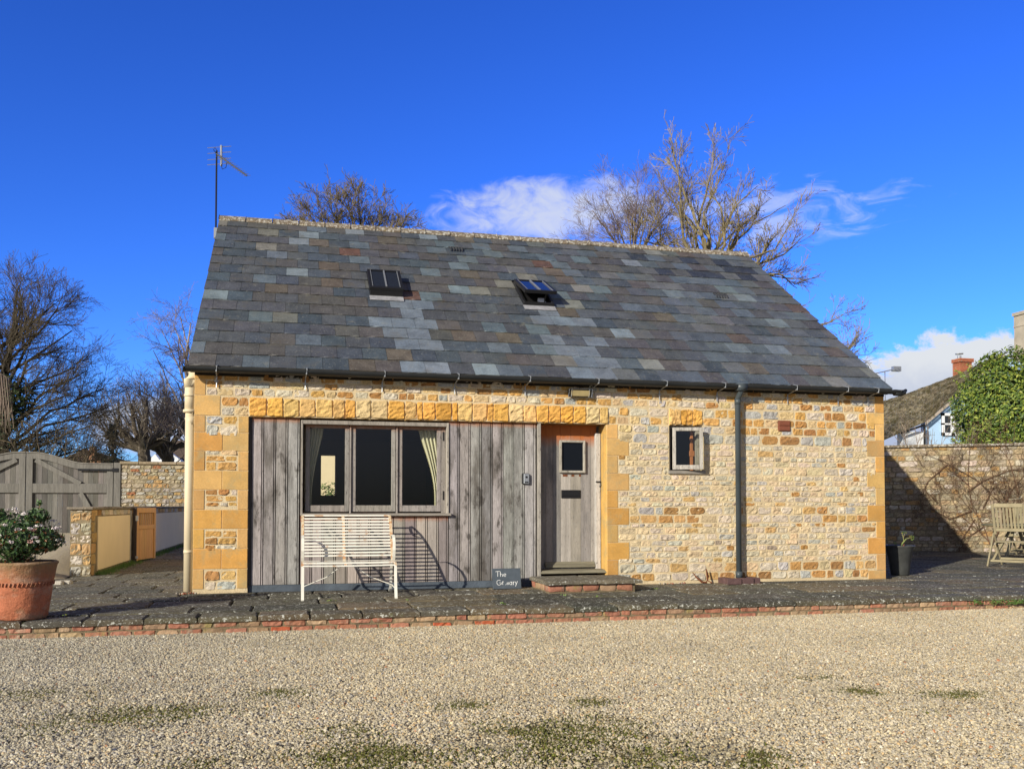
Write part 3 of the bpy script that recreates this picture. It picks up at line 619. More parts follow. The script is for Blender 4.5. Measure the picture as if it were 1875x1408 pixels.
mb.build('slates', M['slate'], roof)
mb = MB()                                               # rear slope, one plain sheet of courses
for r_ in range(nrow):
    s0 = r_*g; s1 = min(s0+g, SM); P0 = [rp(X0, s0, .016), rp(X1, s0, .016), rp(X1, s1, .004), rp(X0, s1, .004)]
    mb.add([(x, 2*RY-y, z) for x, y, z in P0], [(3, 2, 1, 0)], (.09, .09, .095))
mb.build('rear_slates', M['slate'], roof)
mb = MB(); x = X0-.01                                   # ridge tiles
while x < X1:
    w = .45; b = min(x+w, X1+.01); n = 6; ring = []
    for e in (x+.004, b-.006):
        prof = [rp(0, SM-.13, .012), rp(0, SM-.12, .034), rp(0, SM-.03, .045)]; zt = RZ+.05; pr = [(p_[1], p_[2]) for p_ in prof]+[(RY, zt)]+[(2*RY-p_[1], p_[2]) for p_ in prof[::-1]]
        ring.append([(e, yy+random.uniform(-.006, .006), zz+random.uniform(-.005, .005)) for yy, zz in pr])
    m_ = len(ring[0]); mb.add(ring[0]+ring[1], [(i, i+1, m_+i+1, m_+i) for i in range(m_-1)]+[tuple(range(m_)), tuple(range(2*m_-1, m_-1, -1))]); x = b
mb.build('ridge', M['ridge'], roof, bevel=.01)
# skylights
def local_roof(p, h): return p
def skylight(xa, xb, sa, sb, open_):
    q = MB()
    def rb(q, x0, x1, s0, s1, h0, h1, c=ONE):
        vs = [rp(x, s, h) for h in (h0, h1) for x, s in ((x0, s0), (x1, s0), (x1, s1), (x0, s1))]
        q.add(vs, [(0,3,2,1),(4,5,6,7),(0,1,5,4),(1,2,6,5),(2,3,7,6),(3,0,4,7)], c)
    hh = .10 if not open_ else .07
    for x0, x1, s0, s1 in ((xa, xb, sa, sa+.05), (xa, xb, sb-.05, sb), (xa, xa+.04, sa+.05, sb-.05), (xb-.04, xb, sa+.05, sb-.05)): rb(q, x0, x1, s0, s1, -.02, hh)
    k = q.build('skylight', M['black'], cot, bevel=.004)
    q = MB(); rb(q, xa-.01, xb+.01, sa-.15, sa, .018, .026); q.build('apron', M['lead'], k)
    # sash, hinged at the top
    op = .30 if open_ else 0.
    def sp(x, s, h):
        if not open_: return rp(x, s, h)
        t_ = (sb-s); an = R(10.5); b0 = Vector(rp(x, sb-t_*math.cos(an), hh+t_*math.sin(an)+h-hh)); return tuple(b0)
    q = MB()
    def sb_(q, x0, x1, s0, s1, h0, h1):
        vs = [sp(x, s, h) for h in (h0, h1) for x, s in ((x0, s0), (x1, s0), (x1, s1), (x0, s1))]; q.add(vs, [(0,3,2,1),(4,5,6,7),(0,1,5,4),(1,2,6,5),(2,3,7,6),(3,0,4,7)])
    A, B = sa+.01, sb
    for x0, x1, s0, s1 in ((xa-.012, xb+.012, A, A+.06), (xa-.012, xb+.012, B-.04, B), (xa-.012, xa+.035, A+.06, B-.04), (xb-.035, xb+.012, A+.06, B-.04)): sb_(q, x0, x1, s0, s1, hh, hh+.055)
    sh = q.build('sash', M['black'], k, bevel=.003)
    q = MB(); xm = (xa+xb)/2; sb_(q, xm-.010, xm+.010, A+.05, B-.03, hh+.04, hh+.062)
    for xx in (xa+.034, xb-.042): sb_(q, xx, xx+.008, A+.05, B-.03, hh+.045, hh+.058)
    q.build('glazing_bar', M['galv'], k)
    q = MB(); sb_(q, xa+.03, xb-.03, A+.055, B-.035, hh+.036, hh+.042); q.build('pane', M['skyglass'], k)
    if open_:
        q = MB(); sb_(q, xa+.02, xb-.02, A+.06, B-.04, hh+.0, hh+.03); q.build('inner_frame', M['curtain'], k)
        q = MB(); q.bar(rp(xm+.1, sa+.08, .02), sp(xm+.12, sa+.12, hh+.01), .02, .01); q.build('stay', M['black'], k)
        q = MB(); rb(q, xm+.03, xm+.13, sa+.1, sa+.25, .0, .05); q.build('catch_plate', M['whitewall'], k)
        q = MB(); rb(q, xa+.04, xb-.04, sa+.05, sb-.05, -.015, -.005); q.build('dark_hole_sheet', M['black'], k)  # solid black sheet standing in for the unlit space under the raised sash
skylight(2.335, 2.83, 2.46, 3.20, False); skylight(4.74, 5.24, 2.40, 3.22, True)
for px, py in ((835, 460), (1320, 545)):                # lead flashing of the slate vents
    o_ = np.array([CX, CY, CZ]); d = fw+rt*(px-937.5)/F0-upv*(py-SHY-704)/F0; n_ = np.array([0, -SL, 1.]); t_ = ((np.array([0, -.15, EZ])-o_)@n_)/(d@n_); q_ = o_+d*t_; s = (q_[1]+.15)*SN
    q = MB()
    for k in range(5): q.bar(rp(q_[0]-.1+k*.05, s-.07, .03), rp(q_[0]-.1+k*.05, s+.06, .05), .02, .012, (.05, .05, .05))
    q.bar(rp(q_[0]-.13, s+.07, .04), rp(q_[0]+.13, s+.07, .04), .02, .02, (.04, .04, .04)); q.build('slate_vent', M['slate'], roof)
# gutter
mb = MB(); n = 10
def gx(x, ro): return [(x, -.205-ro*math.cos(math.pi*k/n), 2.825-ro*math.sin(math.pi*k/n)) for k in range(n+1)]
A, B = gx(-.10, .062), gx(10.03, .062); Ai, Bi = gx(-.10, .055), gx(10.03, .055)
mb.add(A+B+Ai+Bi, [(i, i+1, n+2+i, n+1+i) for i in range(n)]+[(2*(n+1)+n+1+i, 2*(n+1)+n+2+i, 2*(n+1)+i+1, 2*(n+1)+i) for i in range(n)]+[(0, n+1, 3*(n+1), 2*(n+1)), (n, 2*(n+1)-1, 4*(n+1)-1, 3*(n+1)-1)])
mb.extr(gx(10.03, .064), (.03, 0, 0)); mb.extr(gx(-.12, .064), (.03, 0, 0)); mb.tube([(9.96, -.205, 2.79), (10.06, -.2, 2.785), (10.13, -.195, 2.80), (10.17, -.195, 2.84)], .03, 8, rs=[.05, .05, .04, .02])
gut = mb.build('gutter', M['gutter'], cot, smooth=True)
mb = MB(); mb.box(0, L_, -.012, 0.0, 2.75, 2.87); mb.box(-.06, 9.95, -.16, .0, 2.835, 2.85); mb.build('eaves_board', mat('eaves_dark', (.03, .026, .02), .9, False), cot)
for px in (398, 562, 704, 838, 968, 1092, 1216, 1322, 1452, 1545, 1600):
    x = at(px, 700, y=-.15)[0]; q = MB()
    q.tube([(x, -.15, 2.865), (x, -.272, 2.835), (x-.005, -.27, 2.77)], .008, 6); q.tube([(x-.008, -.262, 2.78), (x-.018, -.03, 2.735), (x-.02, -.03, 2.60)], .008, 6); q.tube([(x-.045, -.032, 2.675), (x+.005, -.032, 2.675)], .009, 6)
    q.build('gutter_bracket', M['galv'], cot)
# downpipe
PX = 7.45; mb = MB(); mb.tube([(PX, -.205, 2.79), (PX, -.2, 2.73), (PX, -.12, 2.66), (PX, -.10, 2.62), (PX, -.10, .10)], .040, 16); mb.tube([(PX, -.10, 2.56), (PX, -.10, 2.64)], .046, 16); mb.box(PX-.07, PX+.07, -.27, -.15, 2.745, 2.84); mb.tube([(PX, -.10, .07), (PX, -.10, .16)], .05, 16)
mb.build('downpipe', M['downpipe'], cot, smooth=True)
sv = MB(); SX, SY = -.058, .055
sv.tube([(SX, SY, .02), (SX, SY, 2.46)], .056, 20); sv.tube([(SX, SY, 2.30), (SX, SY, 2.66)], .066, 20); sv.tube([(SX, SY, 2.28), (SX, SY, 2.315)], .085, 20); sv.tube([(SX, SY, 2.48), (SX, SY, 2.51)], .074, 20); sv.tube([(SX, SY, .5), (SX, SY, .54)], .060, 20); sv.tube([(SX, SY, 2.60), (SX-.005, SY, 2.69), (SX+.02, SY+.03, 2.76), (SX+.09, SY+.09, 2.80)], .074, 20)
sv.tube([(SX, SY, 2.22), (SX+.02, SY, 2.12)], .05, 16, rs=[.066, .05]); sv.build('soil_pipe', M['cream'], cot, smooth=True)
# ================================================================== THINGS ON / BY THE COTTAGE
t = thing('tv_aerial', 'tall thin television aerial on a pole at the left end of the ridge', 'aerial', (-.13, 4.3, 5.6))
q = MB(); q.tube([(0, 0, 0), (0, 0, 1.66)], .016, 8); q.build('mast', M['black'], t)
q = MB(); q.box(-.03, .06, -.05, .02, .12, .3); q.tube([(-.03, 0, .2), (.1, 0, .2)], .02); q.build('bracket', M['galv'], t)
q = MB(); q.tube([(0, -.02, 1.60), (.52, -.15, 1.21)], .013, 6); q.build('boom', M['black'], t)
q = MB()
for k in range(13):
    u = .12+.88*k/12; c_ = Vector((0, -.02, 1.60)).lerp(Vector((.52, -.15, 1.21)), u); w = .075-.02*u; q.tube([c_+Vector((-w, -.04, -.02)), c_+Vector((w, .04, .028))], .0045, 5)
q.build('director_rods', M['galv'], t)
q = MB()
for zz, xx in ((1.72, .02), (1.62, .02), (1.51, .02), (1.42, .02)): q.tube([(-.15, -.02, zz-.03), (.24, .02, zz+.05)], .0055, 5)
q.tube([(.08, 0, 1.40), (.075, 0, 1.76)], .02, 8); q.build('reflector', M['galv'], t)
q = MB(); q.tube([(.0, -.02, 1.6), (-.05, -.03, 1.66), (-.03, -.03, 1.7), (.02, -.03, 1.64)], .006, 5); q.tube([(.18, -.05, 1.47), (.16, -.05, 1.36), (.10, -.04, 1.33), (.08, -.02, 1.42)], .006, 5); q.build('cable', M['black'], t)
a, b = Y(1042, 712, -.08), Y(1083, 727, -.08)
t = thing('floodlight', 'small grey floodlight with a wire guard under the gutter', 'wall light', ((a.x+b.x)/2, 0, (a.z+b.z)/2))
w, h = (b.x-a.x)/2, (a.z-b.z)/2
q = MB(); q.extr([(-w, 0, h), (-w, -.10, h-.01), (-w, -.085, -h), (-w, -.02, -h*.7)], (2*w, 0, 0)); q.build('housing', M['black'], t, bevel=.003)
q = MB(); q.extr([(-w+.025, -.104, h-.02), (-w+.025, -.089, -h+.008), (-w+.025, -.086, -h+.008), (-w+.025, -.1, h-.02)], (2*w-.05, 0, 0)); q.build('lens', M['lampglass'], t)
q = MB()
for xx in (-w-.004, -w+.035, w-.035, w+.004): q.tube([(xx, -.02, h+.008), (xx, -.115, h-.004), (xx-.01, -.100, -h-.006), (xx, -.03, -h-.004)], .0045, 6)
q.tube([(-w, -.10, h+.004), (w, -.10, h+.004)], .0045, 6); q.build('guard', M['galv'], t)
q = MB(); q.tube([(.0, -.02, h), (.02, -.03, h+.05), (.06, -.02, h+.03), (.04, 0, h+.07)], .005, 5); q.build('cable', M['black'], t)
a, b = Y(955, 868, .05), Y(968, 885, .05)
t = thing('key_safe', 'small grey key safe fixed to the oak boarding left of the door', 'key safe', ((a.x+b.x)/2, .05, (a.z+b.z)/2)); w, h = .052, .075
q = MB(); q.box(-w, w, -.03, -.001, -h, h); q.build('body', M['black'], t, bevel=.012, seg=2)
q = MB(); q.box(-w+.022, w-.003, -.045, -.03, -h+.006, h-.006); q.build('cover', M['galv'], t, bevel=.01, seg=2)
q = MB(); q.tube([(.01, -.048, .022), (.01, -.044, .022)], .016, 12); q.box(-.015, .035, -.048, -.044, -h+.02, -h+.035); q.build('dial', M['black'], t)
# doorstep
t = thing('doorstep', 'brick doorstep topped with two mossy stone slabs below the door', 'step', (4.34, -.98, 0))
q = MB(); slab(q, .0, .68, 0, .9, .148, .045, (.12, .11, .09), rag=.008); slab(q, .68, 1.30, 0, .9, .148, .045, (.13, .115, .09), rag=.008); q.build('step_slab', M['paving'], t)
q = MB(); q.box(.05, 1.21, .065, .93, -.03, .10); q.build('mortar', M['bmortar'], t)
q = MB(); x = .045
while x < 1.17: w = min(.215, 1.215-x); q.stone(x, x+w, .008, .095, pick(BR), .008, .058, .4, .8, 7, 5, .0); x += w+.014
n0 = len(q.v); yy = .06
while yy < .85: 
    s_ = MB(); s_.stone(0, .21, .008, .095, pick(BR), .008, 0, .4, .8, 7, 5, 0.)
    q.add([(.05+y_, yy+.21-x_, z_) for x_, y_, z_ in s_.v], [f for f in s_.f], s_.c[0]); yy += .225
q.build('brickwork', M['brick'], t, smooth=True)
# slate sign
a, b = Y(903, 1046, -.12), Y(955, 1080, -.30); 
sg = thing('slate_sign', 'small slate board reading The Granary leaning on the oak boarding', 'sign', (3.80, -.30, 0), R(2)); sg.rotation_euler = (R(-14), 0, R(2))
q = MB(); q.box(0, .39, 0, .016, .0, .275); q.build('slate', M['slateboard'], sg, bevel=.003)
lt = MB()
def stroke(pts, w=.0075): lt.tube([(x, -.002, z) for x, z in pts], w/2, 5)
def arc(cx, cz, rx, rz, a0, a1, n=9): return [(cx+rx*math.cos(R(a0+(a1-a0)*i/(n-1))), cz+rz*math.sin(R(a0+(a1-a0)*i/(n-1)))) for i in range(n)]
stroke([(.045, .232), (.105, .238)]); stroke([(.078, .236), (.072, .165)])                          # T
stroke([(.112, .232), (.110, .165)]); stroke([(.110, .19), (.122, .200), (.136, .196), (.139, .165)])    # h
stroke([(.155, .184), (.188, .188)]+arc(.171, .184, .017, .019, 10, 320))                          # e
stroke(arc(.085, .085, .030, .034, 50, 330)); stroke([(.088, .083), (.116, .083), (.114, .06)])         # G
stroke([(.135, .055), (.135, .10)]); stroke([(.135, .088), (.150, .098)])                         # r
stroke([(.175, .052), (.178, .060)]); stroke([(.195, .053), (.197, .085)])                         # worn a, n
stroke([(.212, .055), (.212, .088)])
stroke(arc(.245, .072, .016, .019, 20, 350)); stroke([(.262, .095), (.262, .05)])                     # a
stroke([(.282, .05), (.282, .095)]); stroke([(.282, .082), (.298, .094)])                          # r
stroke([(.308, .095), (.322, .06)]); stroke([(.340, .098), (.322, .058), (.308, .03)])                 # y
lt.build('lettering', M['chalk'], sg)
# ------------------------------------------------------------------ bench
bn = thing('garden_bench', 'white slatted metal garden bench with rust spots under the window', 'bench', (1.33, -.45, -.012)); BW = 1.12
prof = []                                              # (y, z) of back then seat, front negative y
for k in range(15): u = k/14; prof.append((.21-.37*u**.62, .985-.53*u))
prof2 = [(-.175, .437), (-.235, .425), (-.30, .425), (-.37, .43), (-.44, .432), (-.505, .425), (-.545, .395)]
def strap(q, y, z, ny, nz, sag=0.):
    # flat strip 26 mm wide along x, thin along the normal (ny,nz)
    w, th = .0102, .0025; ty, tz = -nz, ny; n = 9; vs = []
    for i in range(n):
        x = .012+(BW-.024)*i/(n-1); d = sag*math.sin(math.pi*i/(n-1))
        for s1, s2 in ((-1, -1), (1, -1), (1, 1), (-1, 1)): vs.append((x, y+ty*w*s1+ny*th*s2, z+tz*w*s1+nz*th*s2-d))
    fs = [(i*4+k, i*4+(k+1) % 4, (i+1)*4+(k+1) % 4, (i+1)*4+k) for i in range(n-1) for k in range(4)]+[(3, 2, 1, 0), tuple((n-1)*4+k for k in range(4))]
    q.add(vs, fs)
q = MB()
for y, z in prof[:-1]: strap(q, y, z, -.87, .49)
q.build('backrest', M['whiteiron'], bn)
q = MB()
for k, (y, z) in enumerate(prof2): strap(q, y, z, -.05 if k < 5 else -.7, 1. if k < 5 else .7, .022 if k in (1, 2) else .004)
q.build('seat', M['whiteiron'], bn)
def flat_path(q, x, pts, w=.017, th=.0035):              # strip of width w along x following (y,z) points
    P_ = [Vector((x, y, z)) for y, z in pts]; vs = []
    for i, p in enumerate(P_):
        d = (P_[min(i+1, len(P_)-1)]-P_[max(i-1, 0)]).normalized(); nn = Vector((0, -d.z, d.y))
        for sx, sn in ((-1, -1), (1, -1), (1, 1), (-1, 1)): vs.append(tuple(p+Vector((sx*w, 0, 0))+nn*th*sn))
    m_ = len(P_); q.add(vs, [(i*4+k, i*4+(k+1) % 4, (i+1)*4+(k+1) % 4, (i+1)*4+k) for i in range(m_-1) for k in range(4)]+[(3, 2, 1, 0), tuple((m_-1)*4+k for k in range(4))])
curl = [(.16+.03*math.cos(a)-.03, .985+.028*math.sin(a)-.0) for a in np.linspace(-2.6, .0, 7)]
side = [(.15, .90), (.20, .885), (.235, .92), (.245, .96), (.235, .99)]+[(y-.004, z) for y, z in prof]+[(y, z-.004) for y, z in prof2]+[(-.552, .36)]
for x in (.012, BW-.012): 
    q = MB(); flat_path(q, x, side); q.build('side_frame', M['rustwhite'], bn)
q = MB(); flat_path(q, BW/2-.045, [(y+.007, z) for y, z in prof]+[(y, z-.008) for y, z in prof2]); q.build('centre_strap', M['rustwhite'], bn)
for x in (.012, BW-.012):
    q = MB(); flat_path(q, x, [(-.552, .39), (-.56, .30), (-.575, .2), (-.60, .10), (-.635, .01), (-.65, .0)], .017, .006); q.build('leg', M['whiteiron'], bn)
    q = MB(); flat_path(q, x, [(-.12, .43), (-.06, .33), (0, .2), (.03, .1), (.075, .03), (.11, .015), (.12, .045), (.10, .06)], .015, .006); q.build('leg', M['whiteiron'], bn)
    q = MB(); flat_path(q, x, [(-.10, .70), (-.17, .745), (-.26, .75), (-.34, .715), (-.385, .65), (-.39, .57), (-.36, .49), (-.33, .44)], .017, .004); q.build('armrest', M['whiteiron'], bn)
    q = MB(); q.tube([(x, -.60, .12), (x, .03, .11)], .007, 6); q.tube([(x, -.56, .28), (x, -.03, .22)], .006, 6); q.build('stretcher', M['whiteiron'], bn)
q = MB(); q.tube([(.015, -.30, .13), (.30, -.26, .24), (.52, -.20, .40)], .006, 6); q.tube([(BW-.015, -.30, .13), (BW-.30, -.26, .24), (BW-.52, -.20, .40)], .006, 6); q.build('brace', M['whiteiron'], bn)
# boot scraper and gully surround
t = thing('boot_scraper', 'rusty iron anchor shaped hooks standing against the stone wall', 'boot scraper', (6.95, -.10, 0))
q = MB(); q.tube([(-.22, 0, .16), (-.17, -.02, .09), (-.09, -.03, .02), (-.02, -.03, .015), (.0, -.02, .05), (-.01, 0, .2)], .012, 8, rs=[.003, .012, .015, .015, .012, .005]); q.tube([(.0, -.02, .04), (.03, .02, .09), (.01, .03, .2)], .010, 8, rs=[.012, .012, .004]); q.tube([(.0, -.02, .04), (.05, -.06, .01)], .008); q.build('hooks', M['rust'], t)
t = thing('gully_surround', 'low purple brick surround at the foot of the downpipe', 'drain surround', (7.17, -.30, 0))
q = MB()
for x0, x1, y0, y1 in ((0, .22, 0, .105), (.0, .105, .11, .30), (.235, .42, .02, .12), (.425, .53, .04, .30)): q.box(x0, x1, y0, y1, -.01, .075)
q.build('bricks', M['engbrick'], t, bevel=.005)
q = MB(); q.box(.1, .42, .12, .29, -.01, .03); q.build('drain', M['black'], t)
mb = MB()                                               # stone chips by the wall
for _ in range(60):
    x = random.choice([random.uniform(6.2, 6.7), random.uniform(-.2, .05), random.uniform(7.25, 7.7)]); y = random.uniform(-.12, -.03) if x > 1 else random.uniform(-.15, .0); r = random.uniform(.008, .02)
    mb.add([(x+r*random.uniform(.6, 1.2)*a, y+r*random.uniform(.6, 1.2)*b, r*c+.004) for a, b, c in ((1,0,0),(0,1,0),(-1,0,0),(0,-1,0),(0,0,1),(0,0,-1))], [(0,1,4),(1,2,4),(2,3,4),(3,0,4),(1,0,5),(2,1,5),(3,2,5),(0,3,5)], pick([(2, (.45, .38, .28)), (2, (.3, .1, .05)), (1, (.25, .22, .18))]))
o = mb.build('stone_chips', M['pebble']); o['kind'] = 'stuff'; o['label'] = 'loose stone chips and dead leaves at the foot of the wall'; o['category'] = 'debris'
# ------------------------------------------------------------------ foliage helper
def leaves(mb, n, fn, size, pal, ax=.45):
    for _ in range(n):
        r = fn()
        if r is None: continue
        p, nrm = r; p = Vector(p); nrm = (Vector(nrm)+Vector((random.gauss(0, .5), random.gauss(0, .5), random.gauss(0, .5)))).normalized()
        t_ = nrm.cross(Vector((random.gauss(0, 1), random.gauss(0, 1), random.gauss(0, 1)))).normalized(); b_ = nrm.cross(t_); s = size*random.uniform(.6, 1.3)
        c = pick(pal); v = [p-t_*s, p+b_*s*ax+nrm*s*.12, p+t_*s, p-b_*s*ax+nrm*s*.12]
        mb.add([tuple(x) for x in v], [(0, 1, 2, 3)], c)
def ell(cx, cy, cz, rx, ry, rz, shell=.5):
    def f():
        d = Vector((random.gauss(0, 1), random.gauss(0, 1), random.gauss(0, 1))).normalized(); r = random.uniform(shell, 1)**.6
        w = 1+.28*mnoise.noise(d*2.3+Vector((cx, cy, cz)))
        return (cx+d.x*rx*r*w, cy+d.y*ry*r*w, cz+d.z*rz*r*w), d
    return f
# terracotta pot and viburnum
PCX, PCY = -1.40, -2.02
t = thing('terracotta_pot', 'large weathered terracotta pot on the terrace edge at the left', 'plant pot', (PCX, PCY, -.03))
q = MB(); q.lathe([(0, 0), (.205, 0), (.225, .02), (.245, .15), (.262, .28), (.266, .30), (.262, .32), (.285, .42), (.305, .535), (.318, .55), (.318, .565), (.30, .575), (.285, .56), (.27, .48), (0, .47)], 48); q.build('pot', M['terracotta'], t, smooth=True)
q = MB()
for k in range(46):
    a = 2*math.pi*k/46; ra, rb = .2745, .2800; q.bar((ra*math.cos(a), ra*math.sin(a), .335), (rb*math.cos(a+.05), rb*math.sin(a+.05), .372), .012, .008, (.8, .8, .8))
q.build('notched_band', M['terracotta'], t)
q = MB(); q.lathe([(0, .50), (.275, .50)], 24); q.build('compost', M['soil'], t)
vb = thing('viburnum_shrub', 'evergreen shrub with clusters of pale pink flowers in the terracotta pot', 'shrub', (PCX-.06, PCY, .47))
q = MB()
def cl():
    k = random.random()
    if k < .72: return ell(-.05, 0, .30, .42, .40, .27, .25)()
    if k < .86: return ell(.27, -.02, .28, .18, .2, .12, .1)()
    if k < .95: return ell(.18, 0, .52, .12, .12, .08, .1)()
    return ell(-.22, 0, .55, .16, .16, .06, .1)()
leaves(q, 4200, cl, .026, [(5, (.035, .075, .022)), (4, (.055, .11, .03)), (2, (.10, .16, .05)), (1, (.22, .09, .03))]); 
leaves(q, 30, ell(.20, 0, .66, .03, .03, .03, .1), .022, [(1, (.10, .2, .05))]); q.build('foliage', M['leaf'], vb)
q = MB()
for _ in range(26): a = random.uniform(0, 6.28); e = Vector((math.cos(a)*random.uniform(.1, .38), math.sin(a)*.3, random.uniform(.2, .5))); q.tube([(0, 0, 0), tuple(e*.5+Vector((0, 0, .05))), tuple(e)], .006, 5, (.10, .06, .035), rs=[.01, .006, .003])
q.tube([(.15, 0, .4), (.19, 0, .55), (.20, 0, .66)], .004, 5, (.2, .12, .06)); q.build('stems', M['twig'], vb)
q = MB()
for _ in range(46):
    d = Vector((random.gauss(0, 1), random.gauss(-.3, 1), random.gauss(.55, .7))).normalized(); c_ = Vector((-.03+d.x*.44, d.y*.42, .30+d.z*.30)); fc = random.choice([(.68, .62, .60), (.6, .52, .5), (.7, .66, .62), (.50, .28, .24)])
    leaves(q, 26, ell(c_.x, c_.y, c_.z, .04, .04, .018, .2), .0085, [(1, fc)], .9)
q.build('flowers', M['leaf'], vb)
# black pot with pruned rose
BX, BY = 10.62, .62
t = thing('black_pot', 'black ribbed plastic pot at the right corner of the cottage', 'plant pot', (BX, BY, 0))
q = MB(); q.lathe([(0, .0), (.125, 0), (.135, .01), (.15, .1), (.154, .105), (.158, .2), (.163, .205), (.19, .36), (.196, .365), (.20, .40), (.205, .405), (.212, .44), (.235, .455), (.235, .47), (.215, .465), (.20, .42), (0, .41)], 40); q.build('pot', M['blackpot'], t, smooth=True)
q = MB(); q.lathe([(0, .43), (.2, .43)], 20); q.build('compost', M['soil'], t)
rs_ = thing('rose_plant', 'pruned rose with a few green shoots in the black pot', 'plant', (BX, BY, .42)); q = MB()
q.tube([(0, 0, 0), (.05, 0, .08), (.12, 0, .15)], .012, 6, (.22, .26, .08), rs=[.013, .011, .008]); q.tube([(.08, 0, .1), (.07, 0, .17), (.05, 0, .24)], .006, 5, (.25, .25, .1)); q.tube([(.12, 0, .15), (.19, 0, .17), (.24, 0, .17)], .006, 5, (.25, .25, .1)); q.tube([(.02, .0, 0), (.10, .02, .06)], .008, 5, (.3, .1, .06)); q.tube([(-.05, 0, 0), (-.06, 0, .07), (-.10, 0, .05)], .004, 5, (.25, .2, .1)); q.tube([(.07, 0, .17), (.10, 0, .24)], .004, 5, (.25, .2, .1)); q.build('stems', M['twig'], rs_)
q = MB()
for c_ in ((.24, .0, .19), (.20, 0, .19), (.05, 0, .25), (.10, 0, .25), (-.08, 0, .08), (.22, 0, .15)): leaves(q, 12, ell(*c_, .03, .03, .025, .1), .016, [(3, (.16, .24, .05)), (1, (.3, .2, .06))])
q.build('leaves', M['leaf'], rs_)
# weeds in the joints
q = MB()
for px, py, n in ((912, 1079, 30), (925, 1106, 14), (604, 1101, 14), (1095, 1093, 14), (120, 1128, 3), (1035, 1091, 10), (750, 1100, 8), (1200, 1080, 26)):
    p = at(px, py, z=-.015)
    leaves(q, n, ell(p[0], p[1], .0, .07, .03, .012, .1), .013, [(3, (.13, .2, .04)), (1, (.2, .22, .05))])
for px in (1790, 1825, 1850, 1866, 1870):
    p = at(px, 1102, y=-2.36); leaves(q, 60, ell(p[0], -2.36, p[2], .12, .03, .035, .1), .016, [(1, (.09, .16, .035))])
o = q.build('weeds', M['leaf']); o['kind'] = 'stuff'; o['label'] = 'small green weeds sprouting from joints of the paving'; o['category'] = 'weeds'
# ================================================================== LEFT SIDE
LWP = [(4, (.48, .42, .30)), (3, (.42, .39, .31)), (3, (.52, .34, .15)), (2, (.56, .50, .38))]
lw = thing('low_wall', 'low stone wall with cream rendered panels beside the left passage', 'wall', (-1.86, 3.3, 0))
H = 1.07; q = MB(); q.box(-.30, 0, .0, 12.5, -.05, H-.03, (.9, .9, .8)); q.build('core', M['mortar2'], lw)
q = MB(); zz = 0
while zz < H-.06:
    h = random.choice([.12, .16, .19, .22]); h = min(h, H-.04-zz); a = random.uniform(.12, .2)
    q.stone(-.30, -.30+a, zz+.002, zz+h-.002, pick(LWP), .02, -.0, .8, .9, 8, 7); q.stone(-.30+a+.004, .0, zz+.002, zz+h-.002, pick(LWP), .02, 0, .8, .9, 8, 7); zz += h+.004
# return face towards the passage: ochre quoins, thin course above render
s_ = MB(); x = 0
while x < 12.3: w = random.uniform(.2, .45); s_.stone(x, x+w, H-.13, H-.035, pick(ORC), .018, 0, .4); x += w+.012
for zz in np.arange(0, H-.2, .17): s_.stone(0, random.uniform(.18, .4), zz+.005, zz+.165, pick([(3, (.5, .32, .12)), (2, (.45, .4, .28))]), .02, 0, .4)
for v, f, c in ((s_.v, s_.f, s_.c),):
    b_ = len(q.v); q.v += [(-y_+.004, x_, z_) for x_, y_, z_ in v]; q.c += c; q.f += [tuple(i+b_ for i in ff) for ff in f]; q.m += [0]*len(f)
q.build('stonework', M['rubble'], lw)
q = MB(); x = -.05
while x < 12.5: w = random.uniform(.35, .6); q.box(-.345, .035, x, x+w-.006, H-.03, H+.012+random.uniform(-.006, .006), rc((.22, .19, .14), .2)); x += w
q.build('coping', M['rubble'], lw, bevel=.008)
q = MB(); q.box(.0, .022, .42, 3.30, .06, H-.145); q.box(.0, .022, 4.05, 12.4, .06, H-.14); q.build('rendered_panel', M['render'], lw, bevel=.004)
q = MB(); q.box(.0, .03, 3.33, 3.40, .0, H-.06, (.5, .5, .5)); q.build('hinge_post', M['gateoak'], lw)
# little timber gate standing open
ga = Vector(at(247, 1030, y=6.75)); gb = Vector(at(282, 1016, y=7.8)); ang = math.atan2(gb.y-ga.y, gb.x-ga.x); GL = (gb-ga).length
sg2 = thing('timber_gate', 'small new orange timber gate standing open against the low wall', 'gate', (ga.x, ga.y, .03), ang); NC = (.58, .32, .11)
q = MB(); Hg = 1.03
q.box(0, .09, -.03, .03, 0, Hg, rc(NC)); q.box(GL-.09, GL, -.03, .03, 0, Hg, rc(NC)); q.box(.09, GL-.09, -.03, .03, Hg-.10, Hg, NC); q.box(.09, GL-.09, -.03, .03, Hg-.42, Hg-.34, NC); q.build('gate_frame', M['newoak'], sg2, bevel=.004)
q = MB(); n = 7
for k in range(n): x = .09+(GL-.18)*k/n; q.box(x+.002, x+(GL-.18)/n-.002, -.012, .014, .01, Hg-.42, rc(NC, .12))
q.build('boards', M['newoak'], sg2, bevel=.002)
q = MB()
for k in range(8): x = .09+(GL-.18)*(k+.5)/8; q.box(x-.016, x+.016, -.012, .012, Hg-.34, Hg-.10, rc(NC, .1))
q.build('spindles', M['newoak'], sg2, bevel=.002)
q = MB(); q.box(-.10, .02, -.05, -.03, .78, .88); q.box(-.08, .02, -.05, -.03, .05, .10); q.build('hinge', M['galv'], sg2)
q = MB(); q.box(-.05, -.002, -.03, .03, -.03, Hg, (.06, .05, .05)); q.build('dark_gap_strip', M['gateoak'], sg2)  # near-black strip, colours in the dark gap at the hinge end
